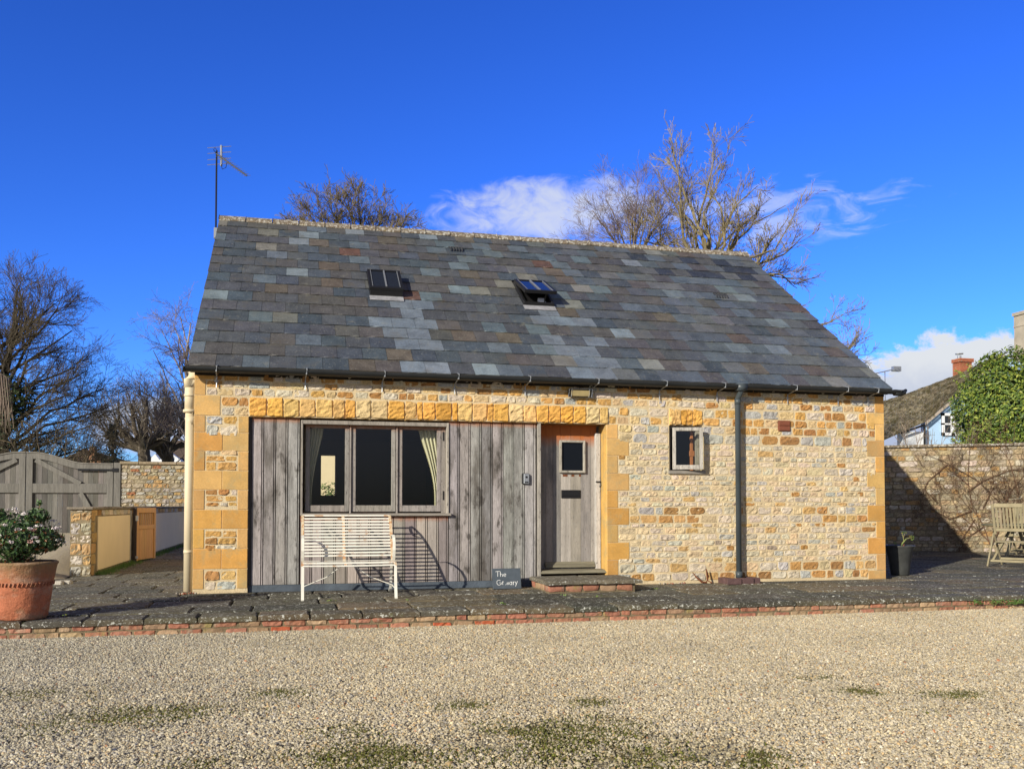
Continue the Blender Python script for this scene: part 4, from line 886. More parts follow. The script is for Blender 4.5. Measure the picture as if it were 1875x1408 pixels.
# stone wall behind
def rubble_wall(name, label, x0, x1, y, h, pal, th=.35, loc=None, rz=0., mm='rubble', hh=(.07, .14)):
    t = thing(name, label, 'wall', loc or (x0, y, 0), rz); w_ = x1-x0
    q = MB(); q.box(0, w_, .004, th, -.1, h-.03, (.9, .9, .8)); q.build('core', M['mortar2'], t)
    q = MB(); z = .0
    while z < h-.06:
        hh_ = min(random.uniform(*hh), h-.05-z)
        if hh_ < .04: break
        x = 0
        while x < w_-.04:
            w = max(.09, hh_*random.uniform(1.1, 3.2)); w = min(w, w_-x)
            q.stone(x, x+w-.008, z+.005, z+hh_-.005, pick(pal), random.uniform(.015, .032), 0, random.uniform(.5, 1.2), .9, 7, 5); x += w+.002
        z += hh_+.004
    q.build('stonework', M[mm], t)
    return t
GW = [(4, (.42, .35, .22)), (3, (.36, .33, .26)), (2, (.48, .30, .12)), (2, (.5, .46, .36)), (1, (.26, .23, .18)), (.6, (.35, .15, .07))]
a, b = at(222, 845, y=16.5), at(352, 845, y=16.5)
t = rubble_wall('stone_wall', 'short rough stone wall between the gates and the cottage', a[0], b[0]+.4, 16.5, a[2]-.05, GW)
q = MB(); x = -.03
while x < b[0]+.4-a[0]: w = random.uniform(.4, .7); q.box(x, x+w-.01, -.05, .4, a[2]-.075, a[2]-.0+random.uniform(-.01, .01), rc((.36, .28, .17), .2)); x += w
q.build('coping', M['rubble'], t, bevel=.01)
# double gates
GC = [(3, (.15, .14, .125)), (2, (.11, .103, .092)), (2, (.20, .185, .165))]
def gate_leaf(label, xa, xb, hinge_right, Yg=16.5):
    t = thing('yard_gate', label, 'gate', (xa, Yg, .02), 0., 'grey boarded yard gates'); W = xb-xa
    zc, ze = at(50, 829, y=Yg)[2], at(208, 850, y=Yg)[2]
    def top(x):
        u = x/W if hinge_right else 1-x/W
        return ze+(zc-ze)*(.5+.5*math.cos(math.pi*min(1, max(0, (u-.08)/.62))))-.02
    q = MB(); n = int(W/.135); bw = W/n
    for k in range(n): x = k*bw; q.extr([(x+.003, .04, .02), (x+bw-.003, .04, .02), (x+bw-.003, .04, top(x+bw)-.06), (x+.003, .04, top(x)-.06)], (0, .02, 0), pick(GC))
    q.build('boards', M['gateoak'], t)
    q = MB(); N_ = 20
    for k in range(N_):
        x0, x1 = W*k/N_, W*(k+1)/N_; q.extr([(x0, -.02, top(x0)-.17), (x1, -.02, top(x1)-.17), (x1, -.02, top(x1)), (x0, -.02, top(x0))], (0, .06, 0), (.18, .17, .15))
        q.extr([(x0, -.045, top(x0)), (x1, -.045, top(x1)), (x1, -.045, top(x1)+.03), (x0, -.045, top(x0)+.03)], (0, .11, 0), (.22, .205, .18))
    q.build('top_rail', M['gateoak'], t)
    q = MB(); q.box(.0, .17, -.025, .04, 0, top(.08)-.1, (.18, .17, .15)); q.box(W-.17, W, -.025, .04, 0, top(W-.08)-.1, (.18, .17, .15)); q.box(.17, W-.17, -.02, .04, 1.45, 1.72, (.18, .17, .15)); q.box(.17, W-.17, -.02, .04, .0, .2, (.18, .17, .15)); q.build('gate_frame', M['gateoak'], t, bevel=.006)
    q = MB()
    if hinge_right: q.bar((.24, -.0, top(.2)-.2), (W*.62, -.0, 1.72), .13, .05, (.18, .17, .15), up=(0, 1, 0)); q.bar((W*.62, 0, 1.45), (W-.2, 0, .2), .13, .05, (.18, .17, .15), up=(0, 1, 0))
    else: q.bar((W-.24, -.0, top(W-.2)-.2), (W*.38, -.0, 1.72), .13, .05, (.18, .17, .15), up=(0, 1, 0))
    for v in range(len(q.v)): pass
    q.build('brace', M['gateoak'], t)
    if hinge_right:
        q = MB(); z = ze-.22; q.box(W-.95, W+.10, -.045, -.026, z, z+.06)
        for k in range(4): q.tube([(W-.9+k*.25, -.045, z+.03), (W-.9+k*.25, -.06, z+.03)], .016, 8)
        q.box(W-.02, W+.14, -.06, -.02, z-.025, z+.085); q.build('strap_hinge', M['black'], t)
    return t
xm, xr, xp = at(47, 900, y=16.5)[0], at(207, 900, y=16.5)[0], at(221, 900, y=16.5)[0]
gate_leaf('right leaf of the grey gates, with a black strap hinge', xm+.01, xr, True); gate_leaf('left leaf of the grey gates, cut off by the frame', xm-(xr-xm), xm-.01, False)
q = MB(); q.box(0, xp-xr-.02, -.04, .16, 0, at(218, 847, y=16.5)[2], (.18, .17, .15)); o = q.build('gate_post', M['gateoak'], bevel=.008); o.location = (xr+.02, 16.5, 0); tag(o, 'square grey timber gate post beside the stone wall', 'gate post')
# gravel bed, kerb, dead lavender
q = MB(); n = 24; vs = []
for j in range(n):
    for i in range(n):
        x = -7.5+5.3*i/(n-1); y = .25+16.0*j/(n-1); vs.append((x, y, -.02+.34*min(1, max(0, (y-2.2)/3.5))*min(1, max(0, (-2.15-x)/.4))+.02*mnoise.noise(Vector((x, y, 0)))))
q.add(vs, [(j*n+i, j*n+i+1, (j+1)*n+i+1, (j+1)*n+i) for j in range(n-1) for i in range(n-1)], (.9, .9, .95)); struct(q.build('gravel_bank', M['gravel'], smooth=True))
for k, (px, py, w) in enumerate(((103, 1066, .20), (119, 1065, .19))):
    p = at(px, py, z=.03); q = MB(); q.box(-w/2, w/2, -.06, .06, -.08, .05, (.50, .46, .36)); o = q.build('kerb_stone', M['rubble'], bevel=.02); o.location = (p[0], p[1], 0); o.rotation_euler = (0, 0, R(-8)); tag(o, ['pale kerb stone farther from the low wall', 'pale kerb stone nearer to the low wall'][k], 'kerb stone', 'kerb stones by the gravel bed')
p = at(112, 1040, z=.0); t = thing('dead_lavender', 'dry grey lavender clump in the gravel by the low wall', 'plant', (p[0]+.1, 3.0, 0)); q = MB()
for _ in range(420):
    a = random.uniform(0, 6.28); r = random.uniform(0, .27); h = .34*math.sqrt(max(0, 1-(r/.3)**2))+.03; e = (math.cos(a)*r, math.sin(a)*r, h*random.uniform(.7, 1.1)); q.tube([(e[0]*.25, e[1]*.25, 0), e], .003, 3, rc((.20, .17, .13), .3), False)
q.build('stems', M['twig'], t)
q = MB()                                                # grass along the low wall and in the passage
for _ in range(1800):
    y = 3.5+random.random()**1.5*11; x = -1.83+abs(random.gauss(0, .09)); h = random.uniform(.02, .09); q.add([(x, y, 0), (x+.008, y+.006, 0), (x+random.uniform(-.03, .03), y+random.uniform(-.03, .03), h)], [(0, 1, 2)], rc(random.choice([(.05, .12, .02), (.08, .16, .03)]), .2))
o = q.build('grass', M['leaf']); o['kind'] = 'stuff'; o['label'] = 'strip of green grass at the foot of the low wall'; o['category'] = 'grass'
# ================================================================== RIGHT SIDE
wp0, wp1 = Vector((13.3, 8.79, 0)), Vector((22.5, 3.31, 0)); ang = math.atan2(wp1.y-wp0.y, wp1.x-wp0.x)
GRW = [(5, (.46, .355, .20)), (3, (.38, .31, .20)), (2, (.52, .45, .33)), (2, (.42, .26, .10)), (2, (.32, .26, .17))]
gw = rubble_wall('garden_wall', 'tall buff stone garden wall with coping behind the terrace', 0, (wp1-wp0).length, 0, 2.56, GRW, .4, tuple(wp0), ang, hh=(.06, .15))
q = MB(); x = 0
while x < (wp1-wp0).length: w = random.uniform(.5, .9); q.box(x, x+w-.008, -.07, .46, 2.52, 2.585+random.uniform(-.008, .008), rc((.42, .33, .2), .2)); x += w
q.build('coping', M['ridge'], gw, bevel=.01)
wd = (wp1-wp0).normalized(); wn = Vector((wd.y, -wd.x, 0))                 # wn points to the viewer
if wn.y > 0: wn = -wn
def wallpt(px, py, off=.05):
    o_ = np.array([CX, CY, CZ]); d = fw+rt*(px-937.5)/F0-upv*(py-SHY-704)/F0; n_ = np.array([*wn]); p0 = np.array([*(wp0+wn*off)]); t_ = ((p0-o_)@n_)/(d@n_); return Vector(o_+d*t_)
# ------------------------------------------------------------------ branching helper
def twigs(mb, path, r0, r1, lvl, P_, c):
    """tube along path plus side branches; P_: dict(n, len, up, spread, env, sides)"""
    pts = [Vector(p) for p in path]; n = len(pts)
    mb.tube(pts, 0, 5 if r0 > .03 else (4 if r0 > .012 else 3), rc(c, .2), False, rs=[r0+(r1-r0)*i/(n-1) for i in range(n)])
    if lvl <= 0: return
    tot = sum((pts[i+1]-pts[i]).length for i in range(n-1)); k = max(2, int(P_['n'][lvl]*(.7+.6*random.random())))
    for _ in range(k):
        u = random.uniform(P_.get('start', .15) if lvl == P_['top'] else .1, 1)*(n-1); i = min(n-2, int(u)); f = u-i; p = pts[i].lerp(pts[i+1], f); d = (pts[i+1]-pts[i]).normalized()
        rv = Vector((random.gauss(0, 1), random.gauss(0, 1)*P_.get('flat', 1), random.gauss(0, 1)+P_['up'])).normalized()
        dd = (d+rv*P_['spread']).normalized(); Lb = P_['len'][lvl]*random.uniform(.5, 1.15); m_ = 5 if lvl > 1 else 4; q = [p]
        for s in range(m_-1):
            dd = (dd+Vector((random.gauss(0, .16), random.gauss(0, .16), random.gauss(0, .16)+P_['curl'])))
            dd.normalize(); q.append(q[-1]+dd*Lb/(m_-1))
            if P_.get('env') and not P_['env'](q[-1]): break
        if len(q) < 2: continue
        rr = (r0+(r1-r0)*u/(n-1))*P_.get('rk', .6)
        twigs(mb, q, rr, max(P_['tip'], rr*.45), lvl-1, P_, c)
def bare_tree(name, label, cat, base, limbs, prm, cols, split=2, group=None):
    t = thing(name, label, cat, base, 0, group); a = MB(); b = MB(); B0 = Vector(base)
    for path, r0, r1 in limbs:
        pts = [Vector(p)-B0 for p in path]; sm = []
        for i in range(len(pts)-1):                    # resample with slight wobble
            for k in range(4): sm.append(pts[i].lerp(pts[i+1], k/4)+Vector((random.gauss(0, .02), random.gauss(0, .02), random.gauss(0, .02)))*(pts[i+1]-pts[i]).length*.6)
        sm.append(pts[-1]); n = len(sm)
        a.tube(sm, 0, 7, cols[0], False, rs=[r0+(r1-r0)*i/(n-1) for i in range(n)])
        env = prm.get('env'); pl = dict(prm)
        if env: pl['env'] = lambda p, e=env: e(p+B0)
        st = MB(); twigs(b, sm, r0*.98, r1*.98, prm['top'], pl, cols[1])
    a.build('trunk', M['twig'], t, smooth=True); b.build('crown', M['twig'], t); return t
# climber trained on the garden wall
t0 = wallpt(1822, 1000); clm = thing('wall_climber', 'bare brown climbing shrub trained across the garden wall', 'climber', tuple(wallpt(1815, 1003, .1)))
q = MB(); B0 = Vector(clm.location); prm = dict(n=[0, 5, 7, 9], len=[.0, .22, .45, .8], up=.1, spread=1.1, curl=0., tip=.0035, top=3, flat=.12, rk=.55)
for path in ([(1815, 1003), (1800, 960), (1780, 930), (1772, 880), (1775, 820)], [(1815, 1000), (1840, 950), (1835, 925), (1790, 880), (1730, 845), (1690, 830)], [(1780, 935), (1740, 950), (1700, 930)], [(1835, 940), (1850, 900), (1875, 870)], [(1800, 965), (1770, 985), (1750, 960)], [(1775, 890), (1745, 862), (1735, 830)], [(1820, 985), (1850, 930), (1875, 915)], [(1810, 990), (1790, 970), (1755, 940), (1740, 905)], [(1772, 900), (1800, 880), (1850, 860), (1875, 858)], [(1735, 850), (1700, 880), (1690, 900)], [(1785, 950), (1760, 990), (1765, 1005)], [(1830, 960), (1870, 950)], [(1800, 930), (1820, 890), (1815, 850)], [(1865, 905), (1850, 850), (1835, 815)]):
    twigs(q, [wallpt(*p)-B0 for p in path], .014, .005, 3, prm, (.13, .075, .045))
q.build('branches', M['twig'], clm)
# folding chairs
TC = (.50, .45, .33)
def chair(label, loc, rz, grp='folding wooden garden chairs'):
    t = thing('folding_chair', label, 'chair', loc, rz, grp); W = .56
    # local: x across, back towards -y (nearest the viewer), seat towards +y
    q = MB()
    for x in (0, W-.045): q.bar((x+.022, -.30, 1.13), (x+.022, -.12, .58), .045, .035, TC)
    q.bar((0.045, -.29, 1.105), (W-.045, -.29, 1.105), .02, .075, TC, up=(0, .3, 1)); q.bar((.045, -.165, .66), (W-.045, -.165, .66), .022, .06, TC, up=(0, .3, 1)); q.build('back_frame', M['teak'], t, bevel=.004)
    q = MB()
    for k in range(8): x = .055+(W-.11)*(k+.5)/8; q.bar((x, -.283, 1.075), (x, -.172, .685), .036, .012, rc(TC))
    q.build('back_slats', M['teak'], t, bevel=.002)
    for x in (-.03, W+.03):
        s = MB(); s.bar((x, -.46, .0), (x, .02, .66), .028, .045, TC); s.build('leg', M['teak'], t, bevel=.004)
        s = MB(); s.bar((x+(.03 if x < 0 else -.03), -.13, .60), (x+(.03 if x < 0 else -.03), .36, .0), .026, .045, TC); s.build('leg', M['teak'], t, bevel=.004)
        s = MB(); s.box(x-.025, x+.025, -.22, .34, .66, .685, TC); s.build('armrest', M['teak'], t, bevel=.006)
    q = MB(); q.box(0, W, -.39, -.36, .085, .125, TC); q.box(0, W, .24, .27, .1, .14, TC); q.build('stretcher', M['teak'], t, bevel=.003)
    q = MB()
    for k in range(7): y = -.10+k*.065; q.box(.02, W-.02, y, y+.045, .43, .45, rc(TC))
    q.box(.0, .03, -.12, .36, .40, .43, TC); q.box(W-.03, W, -.12, .36, .40, .43, TC); q.build('seat', M['teak'], t, bevel=.002)
    return t
c1 = Y(1806, 1033, 2.0)
chair('folding wooden chair seen from behind near the right edge', (c1.x+.43, 2.24, 0), R(-56))
chair('folding wooden chair tucked beyond the nearer chair', (c1.x+3.6, 4.6, 0), R(120))
t = thing('garden_table', 'weathered wooden table edge beside the folding chair', 'table', (c1.x+1.75, 3.2, 0)); q = MB(); q.lathe([(0, .70), (.60, .70), (.62, .71), (.62, .735), (.60, .74), (0, .74)], 32, (.3, .29, .22)); q.build('tabletop', M['teak'], t)
for k in range(4): a = k*math.pi/2+.4; s = MB(); s.bar((.08*math.cos(a), .08*math.sin(a), .7), (.46*math.cos(a), .46*math.sin(a), 0), .05, .04, TC); s.build('leg', M['teak'], t)
# big evergreen shrub behind the wall
xl = Y(1757, 740, 12).x; hb = Vector((xl+2.05, 12.0, 0)); t = thing('laurel_bush', 'tall glossy green laurel bush rising behind the garden wall', 'bush', tuple(hb)); q = MB()
leaves(q, 9000, ell(0, 0, 3.4, 1.6, 1.2, 2.0, .4), .09, [(1, (.03, .055, .012))], .6)
leaves(q, 24000, lambda: (lambda r: r if r[0][2] > .3 else None)(ell(0, 0, 3.55, 2.0, 1.5, 2.35, .72)()), .068, [(4, (.07, .12, .02)), (4, (.14, .20, .03)), (3, (.26, .30, .045)), (1, (.03, .06, .015))], .42)
for _ in range(90):
    f_ = ell(0, 0, 3.55, 2.0, 1.5, 2.35, .98)(); 
    if f_[0][2] < 2.2: continue
    p0 = Vector(f_[0]); dr_ = (f_[1]+Vector((random.gauss(0, .3), 0, .6))).normalized(); ln = random.uniform(.15, .5)
    for k in range(7): pk = p0+dr_*ln*k/6; leaves(q, 2, ell(pk.x, pk.y, pk.z, .05, .05, .05, .1), .06, [(3, (.22, .27, .045)), (1, (.12, .18, .03))])
q.build('foliage', M['leaf'], t); q = MB(); 
for _ in range(20): a = random.uniform(0, 6.28); q.tube([(0, 0, 0), (math.cos(a)*.6, math.sin(a)*.6, 2), (math.cos(a)*1.5, math.sin(a)*1.2, 4)], .04, 5, (.15, .1, .06), rs=[.07, .04, .015])
q.build('stems', M['twig'], t)
# thin bare shrub above the wall
p = wallpt(1700, 812, -.8); t = thing('bare_shrub', 'thin leafless shrub poking above the garden wall', 'shrub', (p.x, p.y, 0)); q = MB(); prm = dict(n=[0, 4, 5], len=[0, .35, .6], up=.3, spread=.8, curl=0, tip=.004, top=2, rk=.7)
for dx in (-.6, -.3, 0, .35, .7, 1.1): twigs(q, [(dx*.5, 0, 2), (dx, 0, 2.5), (dx*1.3, 0, 3.1)], .012, .006, 2, prm, (.26, .2, .15))
q.build('branches', M['twig'], t)
# blue cottage
Yb = 24; t = thing('blue_cottage', 'pale blue rendered cottage with a mossy stone tiled roof behind the garden wall', 'cottage', (27, Yb, 0))
def L2(px, py, y): p = Y(px, py, y); return Vector((p.x-27, p.y-Yb, p.z))
q = MB(); gl = [L2(*p, Yb) for p in ((1694, 776), (1761, 718), (1840, 652))]; q.extr([gl[0]*1-Vector((0, 0, 5)), gl[2]+Vector((3, 0, -8)), gl[2]+Vector((3, 0, -1)), gl[2], gl[1], gl[0]], (0, .3, 0)); q.build('walls', M['bluewall'], t)
q = MB(); rowsA = [L2(*p, Yb-.3) for p in ((1560, 830), (1605, 812), (1648, 793), (1694, 773), (1761, 714), (1840, 648))]; rowsB = [L2(*p, Yb+2) for p in ((1560, 752), (1610, 737), (1650, 724), (1700, 706), (1755, 686), (1845, 646))]
def samp(P_, u): u *= len(P_)-1; i = min(len(P_)-2, int(u)); return P_[i].lerp(P_[i+1], u-i)
for j in range(30):
    for i in range(50):
        u0, u1 = i/50, (i+1)/50; v0, v1 = j/30, (j+1)/30; off = Vector((0, -.03, .05))
        A, B, C_, D = samp(rowsA, u0).lerp(samp(rowsB, u0), v0), samp(rowsA, u1).lerp(samp(rowsB, u1), v0), samp(rowsA, u1).lerp(samp(rowsB, u1), v1), samp(rowsA, u0).lerp(samp(rowsB, u0), v1)
        k = Vector((0, 0, random.uniform(0, .03))); q.add([tuple(A+off+k), tuple(B+off+k), tuple(C_), tuple(D), tuple(A), tuple(B)], [(0, 1, 2, 3), (4, 5, 1, 0)], rc((.27, .235, .165), .45))
c0, c1_ = rowsA[5], rowsA[3]
q.add([tuple(x) for x in (c0, c1_, c1_-Vector((0, 0, .15)), c0-Vector((0, 0, .2)))], [(0, 1, 2, 3)], (.5, .42, .35))
q.build('roof', M['oldroof'], t)
q = MB(); a = L2(1665, 790, Yb-.1); b = L2(1697, 830, Yb-.1); q.box(a.x-.2, b.x, -.1, .5, b.z-2, a.z); q.build('porch_wall', M['whitewall'], t)
q = MB(); q.tube([L2(1650, 793, Yb-.4), L2(1693, 778, Yb-.4)], .05, 6); q.tube([L2(1693, 778, Yb-.4), L2(1693, 815, Yb-.4)], .05, 6); q.build('gutter', M['black'], t)
a, b = L2(1724, 756, Yb-.05), L2(1764, 798, Yb-.05); q = MB(); w = .13
for x0, x1, z0, z1 in ((a.x, a.x+w, b.z, a.z), (b.x-w, b.x, b.z, a.z), (a.x, b.x, b.z, b.z+w), (a.x, b.x, a.z-w, a.z), ((a.x+b.x)/2-.1, (a.x+b.x)/2+.1, b.z, a.z), (a.x, b.x, a.z-.55, a.z-.47)): q.box(x0, x1, -.10, -.0, z0, z1)
wo = q.build('window', M['whitewall'], t); q = MB(); q.box(a.x, b.x, -.05, -.01, b.z, a.z); q.build('pane', M['dark'], wo)
a, b = L2(1748, 655, Yb+3), L2(1780, 690, Yb+3); q = MB(); q.mi = 0
for k in range(16): z0 = b.z-.6+(a.z-b.z+.6)*k/16; z1 = b.z-.6+(a.z-b.z+.6)*(k+1)/16; ex = .07 if k > 13 else 0; q.box(a.x+.32-ex, b.x+ex, b.y-ex, b.y+.55, z0, z1-.015, rc((.42, .14, .07), .15))
ch = q.build('chimney', M['brick'], t); q = MB(); c_ = (a.x+b.x)/2+.1; q.tube([(c_, b.y+.4, a.z), (c_, b.y+.4, a.z+.18)], .10, 10); q.tube([(c_, b.y+.4, a.z+.26), (c_, b.y+.4, a.z+.30)], .2, 10); q.build('cowl', M['galv'], ch)
p = L2(1621, 733, Yb+5); t = thing('roof_aerial', 'small television aerial above the mossy roof by the eaves', 'aerial', (p.x+27, Yb+5, 5)); q = MB(); z = L2(1621, 681, Yb+5).z-5; q.tube([(0, 0, 0), (0, 0, z)], .025, 5); q.build('mast', M['galv'], t); q = MB(); q.tube([(-.75, 0, z-.15), (.75, 0, z+.2)], .03, 5); 
for k in range(9): x = -.7+k*.17; q.tube([(x, -.25, z-.14+k*.04), (x, .25, z-.14+k*.04)], .015, 4)
q.box(.45, .9, -.1, .1, z+.05, z+.3); q.build('array', M['galv'], t)
# stone gable house at the far right
p = Y(1862, 565, 26); t = thing('stone_house', 'buff stone house end with a tall chimney at the right edge', 'house', (p.x+.85, 26, 0)); q = MB()
q.box(.05, 1.6, 0, 1.2, 0, p.z); q.box(-.02, 1.7, -.07, 1.25, p.z-.12, p.z+.05); q.box(.02, 1.65, -.03, 1.22, p.z-.7, p.z-.62); q.build('chimney', M['stonefar'], t)
q = MB(); e = Y(1849, 650, 26); q.extr([(e.x-p.x, .1, 0), (6, .1, 0), (6, .1, p.z-2), (.2, .1, p.z-2.0), (e.x-p.x, .1, e.z)], (0, .4, 0)); q.build('gable_wall', M['stonefar'], t)
q = MB(); q.extr([(e.x-p.x-.1, -.1, e.z), (.12, -.1, p.z-1.7), (.12, -.1, p.z-1.95), (e.x-p.x-.1, -.1, e.z-.25)], (0, .6, 0)); q.build('verge', M['stonefar'], t)
# ================================================================== FAR LEFT HOUSES
p = Y(300, 835, 50); t = thing('far_house', 'distant brown roofed house with white gables beyond the stone wall', 'house', (p.x, 50, 0)); q = MB()
a, b, c_, d = [Y(*v) for v in ((268, 842, 50), (295, 800, 50), (350, 798, 50), (360, 842, 50))]; q.extr([(a.x-p.x, 0, a.z), (b.x-p.x+.6, 3, b.z), (c_.x-p.x+2, 3, b.z), (d.x-p.x+2, 0, a.z)], (0, .3, 0)); q.build('roof', M['brownroof'], t)
q = MB(); q.box(a.x-p.x, d.x-p.x+2, .3, 6, 0, a.z); q.build('walls', M['stonefar'], t)
for pa, pb, pc in (((272, 842), (284, 831), (292, 842)), ((292, 842), (311, 828), (331, 842))):
    q = MB(); q.extr([(Y(*pa, 48).x-p.x, -2, Y(*pa, 48).z-1), (Y(*pc, 48).x-p.x, -2, Y(*pc, 48).z-1), (Y(*pc, 48).x-p.x, -2, Y(*pc, 48).z), (Y(*pb, 48).x-p.x, -2, Y(*pb, 48).z), (Y(*pa, 48).x-p.x, -2, Y(*pa, 48).z)], (0, 2, 0)); q.build('gable', M['whitewall'], t)
t2 = thing('far_roofs', 'distant dark roof with two small brick chimneys above the gates', 'house', (Y(165, 842, 45).x, 45, 0)); p = t2.location
q = MB(); a, b = Y(120, 850, 45), Y(212, 838, 45); q.extr([(a.x-p.x, 0, 0), (b.x-p.x, 0, 0), (b.x-p.x, 0, b.z), (a.x-p.x+1, 0, b.z+.5), (a.x-p.x, 0, b.z)], (0, 6, 0)); q.build('roof', M['brownroof'], t2)
for x0, z0, x1, z1 in ((163, 818, 173, 842), (177, 841, 184, 852)):
    q = MB(); a, b = Y(x0, z0, 44.5), Y(x1, z1, 44.5); q.box(a.x-p.x, b.x-p.x, -.5, .2, b.z-1, a.z, (.35, .18, .1)); q.build('chimney', M['brick'], t2)
# ================================================================== TREES
GRD = 0
def env_ell(cx, cy, cz, rx, ry, rz): return lambda p: ((p.x-cx)/rx)**2+((p.y-cy)/ry)**2+((p.z-cz)/rz)**2 < 1.12+.5*mnoise.noise(p*.6)
# big spreading ivy-clad tree, far left
b = Vector((-8.6, 22, 0)); lim = [([b, b+Vector((.1, 0, 2.5)), b+Vector((0, 0, 4.5)), b+Vector((.3, 0, 6.5)), b+Vector((.5, 0, 8.6))], .30, .02)]
for k in range(15):
    a = k*2.4; z = 1.8+k*.36; l = 3.2-.11*k; e = b+Vector((math.cos(a)*l*.5, math.sin(a)*l*.4, z+.7)); f = b+Vector((math.cos(a)*l, math.sin(a)*l*.8, z+.9+.05*k)); lim.append(([b+Vector((0, 0, z)), e, f], .075, .02))
for ex, ez in ((2.9, 3.2), (3.3, 4.6), (2.6, 5.9), (2.2, 7.2), (3.1, 5.3), (2.9, 2.6), (.9, 8.3), (-.9, 8.5), (3.2, 3.9), (1.8, 7.9)): lim.append(([b+Vector((0, random.uniform(-.3, .3), ez*.55)), b+Vector((ex*.5, random.uniform(-1, .6), ez*.82)), b+Vector((ex, random.uniform(-1, 1), ez))], .065, .018))
prm = dict(n=[0, 9, 8, 10], len=[0, .42, .85, 1.5], up=.12, spread=.75, curl=.03, tip=.0055, top=3, env=env_ell(-8.6, 22, 4.9, 4.1, 3.6, 4.7), rk=.5)
tl = bare_tree('ivy_tree', 'large dark bare tree with ivy clad trunk at the left edge', 'tree', tuple(b), lim, prm, ((.06, .05, .034), (.095, .076, .05)))
q = MB(); leaves(q, 5500, lambda: (lambda r: r)(random.choice([ell(.1, -.2, 3.4, .8, .6, 2.0, .3), ell(.5, -.2, 4.7, .7, .5, .9, .3), ell(-.2, -.2, 2.2, 1.5, .7, .8, .3), ell(.3, -.2, 1.9, 2.2, .6, .6, .2)])()), .07, [(4, (.03, .05, .018)), (2, (.05, .08, .025)), (1, (.09, .08, .03))]); q.build('ivy', M['leaf'], tl)
b2 = Vector((-6.2, 19.5, 0)); lim = [([b2, b2+Vector((dx*.5, 0, 1.6)), b2+Vector((dx, 0, h))], .06, .012) for dx, h in ((-2.4, 3.0), (-1.5, 3.5), (-.6, 3.6), (.3, 3.5), (1.1, 3.2), (-3.3, 3.1), (.9, 2.8), (-2.0, 2.6))]
prm = dict(n=[0, 7, 8], len=[0, .6, 1.2], up=.2, spread=.8, curl=.0, tip=.005, top=2, rk=.6)
t = bare_tree('bare_hedge', 'tangled bare brown bushes showing above the yard gates', 'bush', tuple(b2), lim, prm, ((.09, .07, .045), (.13, .10, .06))); q = MB(); leaves(q, 900, ell(-1, 0, 2.4, 3.0, .5, .7, .1), .04, [(3, (.05, .055, .025)), (2, (.12, .10, .05))]); q.build('foliage', M['leaf'], t)
# weeping twigs at the very left edge
p = Y(6, 690, 17); b3 = Vector((p.x-1.0, 17, 0)); lim = [([b3, b3+Vector((0, 0, 4)), b3+Vector((.6, 0, p.z+.3))], .14, .05)]; t = thing('weeping_tree', 'pale drooping willow twigs hanging at the left edge', 'tree', tuple(b3)); q = MB(); q.tube([(0, 0, 0), (0, 0, 4), (.6, 0, p.z+.3)], .1, 6, (.12, .09, .06)); q.build('trunk', M['twig'], t); q = MB()
for _ in range(60):
    x = random.uniform(.4, 1.15); y = random.uniform(-.3, .3); z = p.z+.3-abs(x-.6)*.6; q.tube([(.6, 0, p.z+.3), (x, y, z), (x+.08, y, z-.8), (x+random.uniform(.02, .14), y, z-random.uniform(1., 1.7))], .006, 3, rc((.26, .2, .16), .2), False)
q.build('twigs', M['twig'], t)
# pollarded trees left of the cottage
for k, (px, lab) in enumerate(((262, 'left one of two bare pollarded trees beyond the stone wall'), (300, 'right one of two bare pollarded trees beyond the stone wall'))):
    p = Y(px, 838, 28); b = Vector((p.x, 28+k*.8, 0)); h = Y(px, 745, 28).z; lim = [([b, b+Vector((.05, 0, p.z)), b+Vector((0, 0, p.z+.5))], .30, .22)]
    for dx, dz in ((-1.1, 1.3), (-.5, 1.9), (.1, 2.1), (.7, 1.7), (1.3, 1.1), (-1.5, .6), (1.0, 2.2)): lim.append(([b+Vector((0, 0, p.z+.3)), b+Vector((dx*.7, 0, p.z+.3+dz*.45)), b+Vector((dx, 0, p.z+.3+dz))], .13, .06))
    prm = dict(n=[0, 5, 6, 9], len=[0, .45, .8, 1.5], up=.5, spread=.8, curl=.05, tip=.006, top=3, env=env_ell(b.x+(.2 if k else -.2), 28, 4.9, 2.2, 2.5, 2.3), rk=.4)
    bare_tree('pollarded_tree', lab, 'tree', tuple(b), lim, prm, ((.13, .105, .075), (.21, .175, .14)), group='pollarded trees beyond the stone wall')
# dark conifer
p = Y(206, 838, 26); t = thing('conifer', 'small dark evergreen between the pollarded trees and the gates', 'tree', (p.x, 26, 0)); q = MB(); H_ = Y(200, 778, 26).z
leaves(q, 1300, lambda: (lambda z: ((random.gauss(0, .33)*(1.1-z/H_)*1.2, random.gauss(0, .3), z), (random.gauss(0, 1), -1, .3)))(random.uniform(1, H_)), .09, [(3, (.025, .04, .02)), (1, (.05, .07, .03))], .25); q.build('foliage', M['leaf'], t); q = MB(); q.tube([(0, 0, 0), (0, 0, H_*.9)], .06, 5, (.08, .06, .04)); q.build('trunk', M['twig'], t)
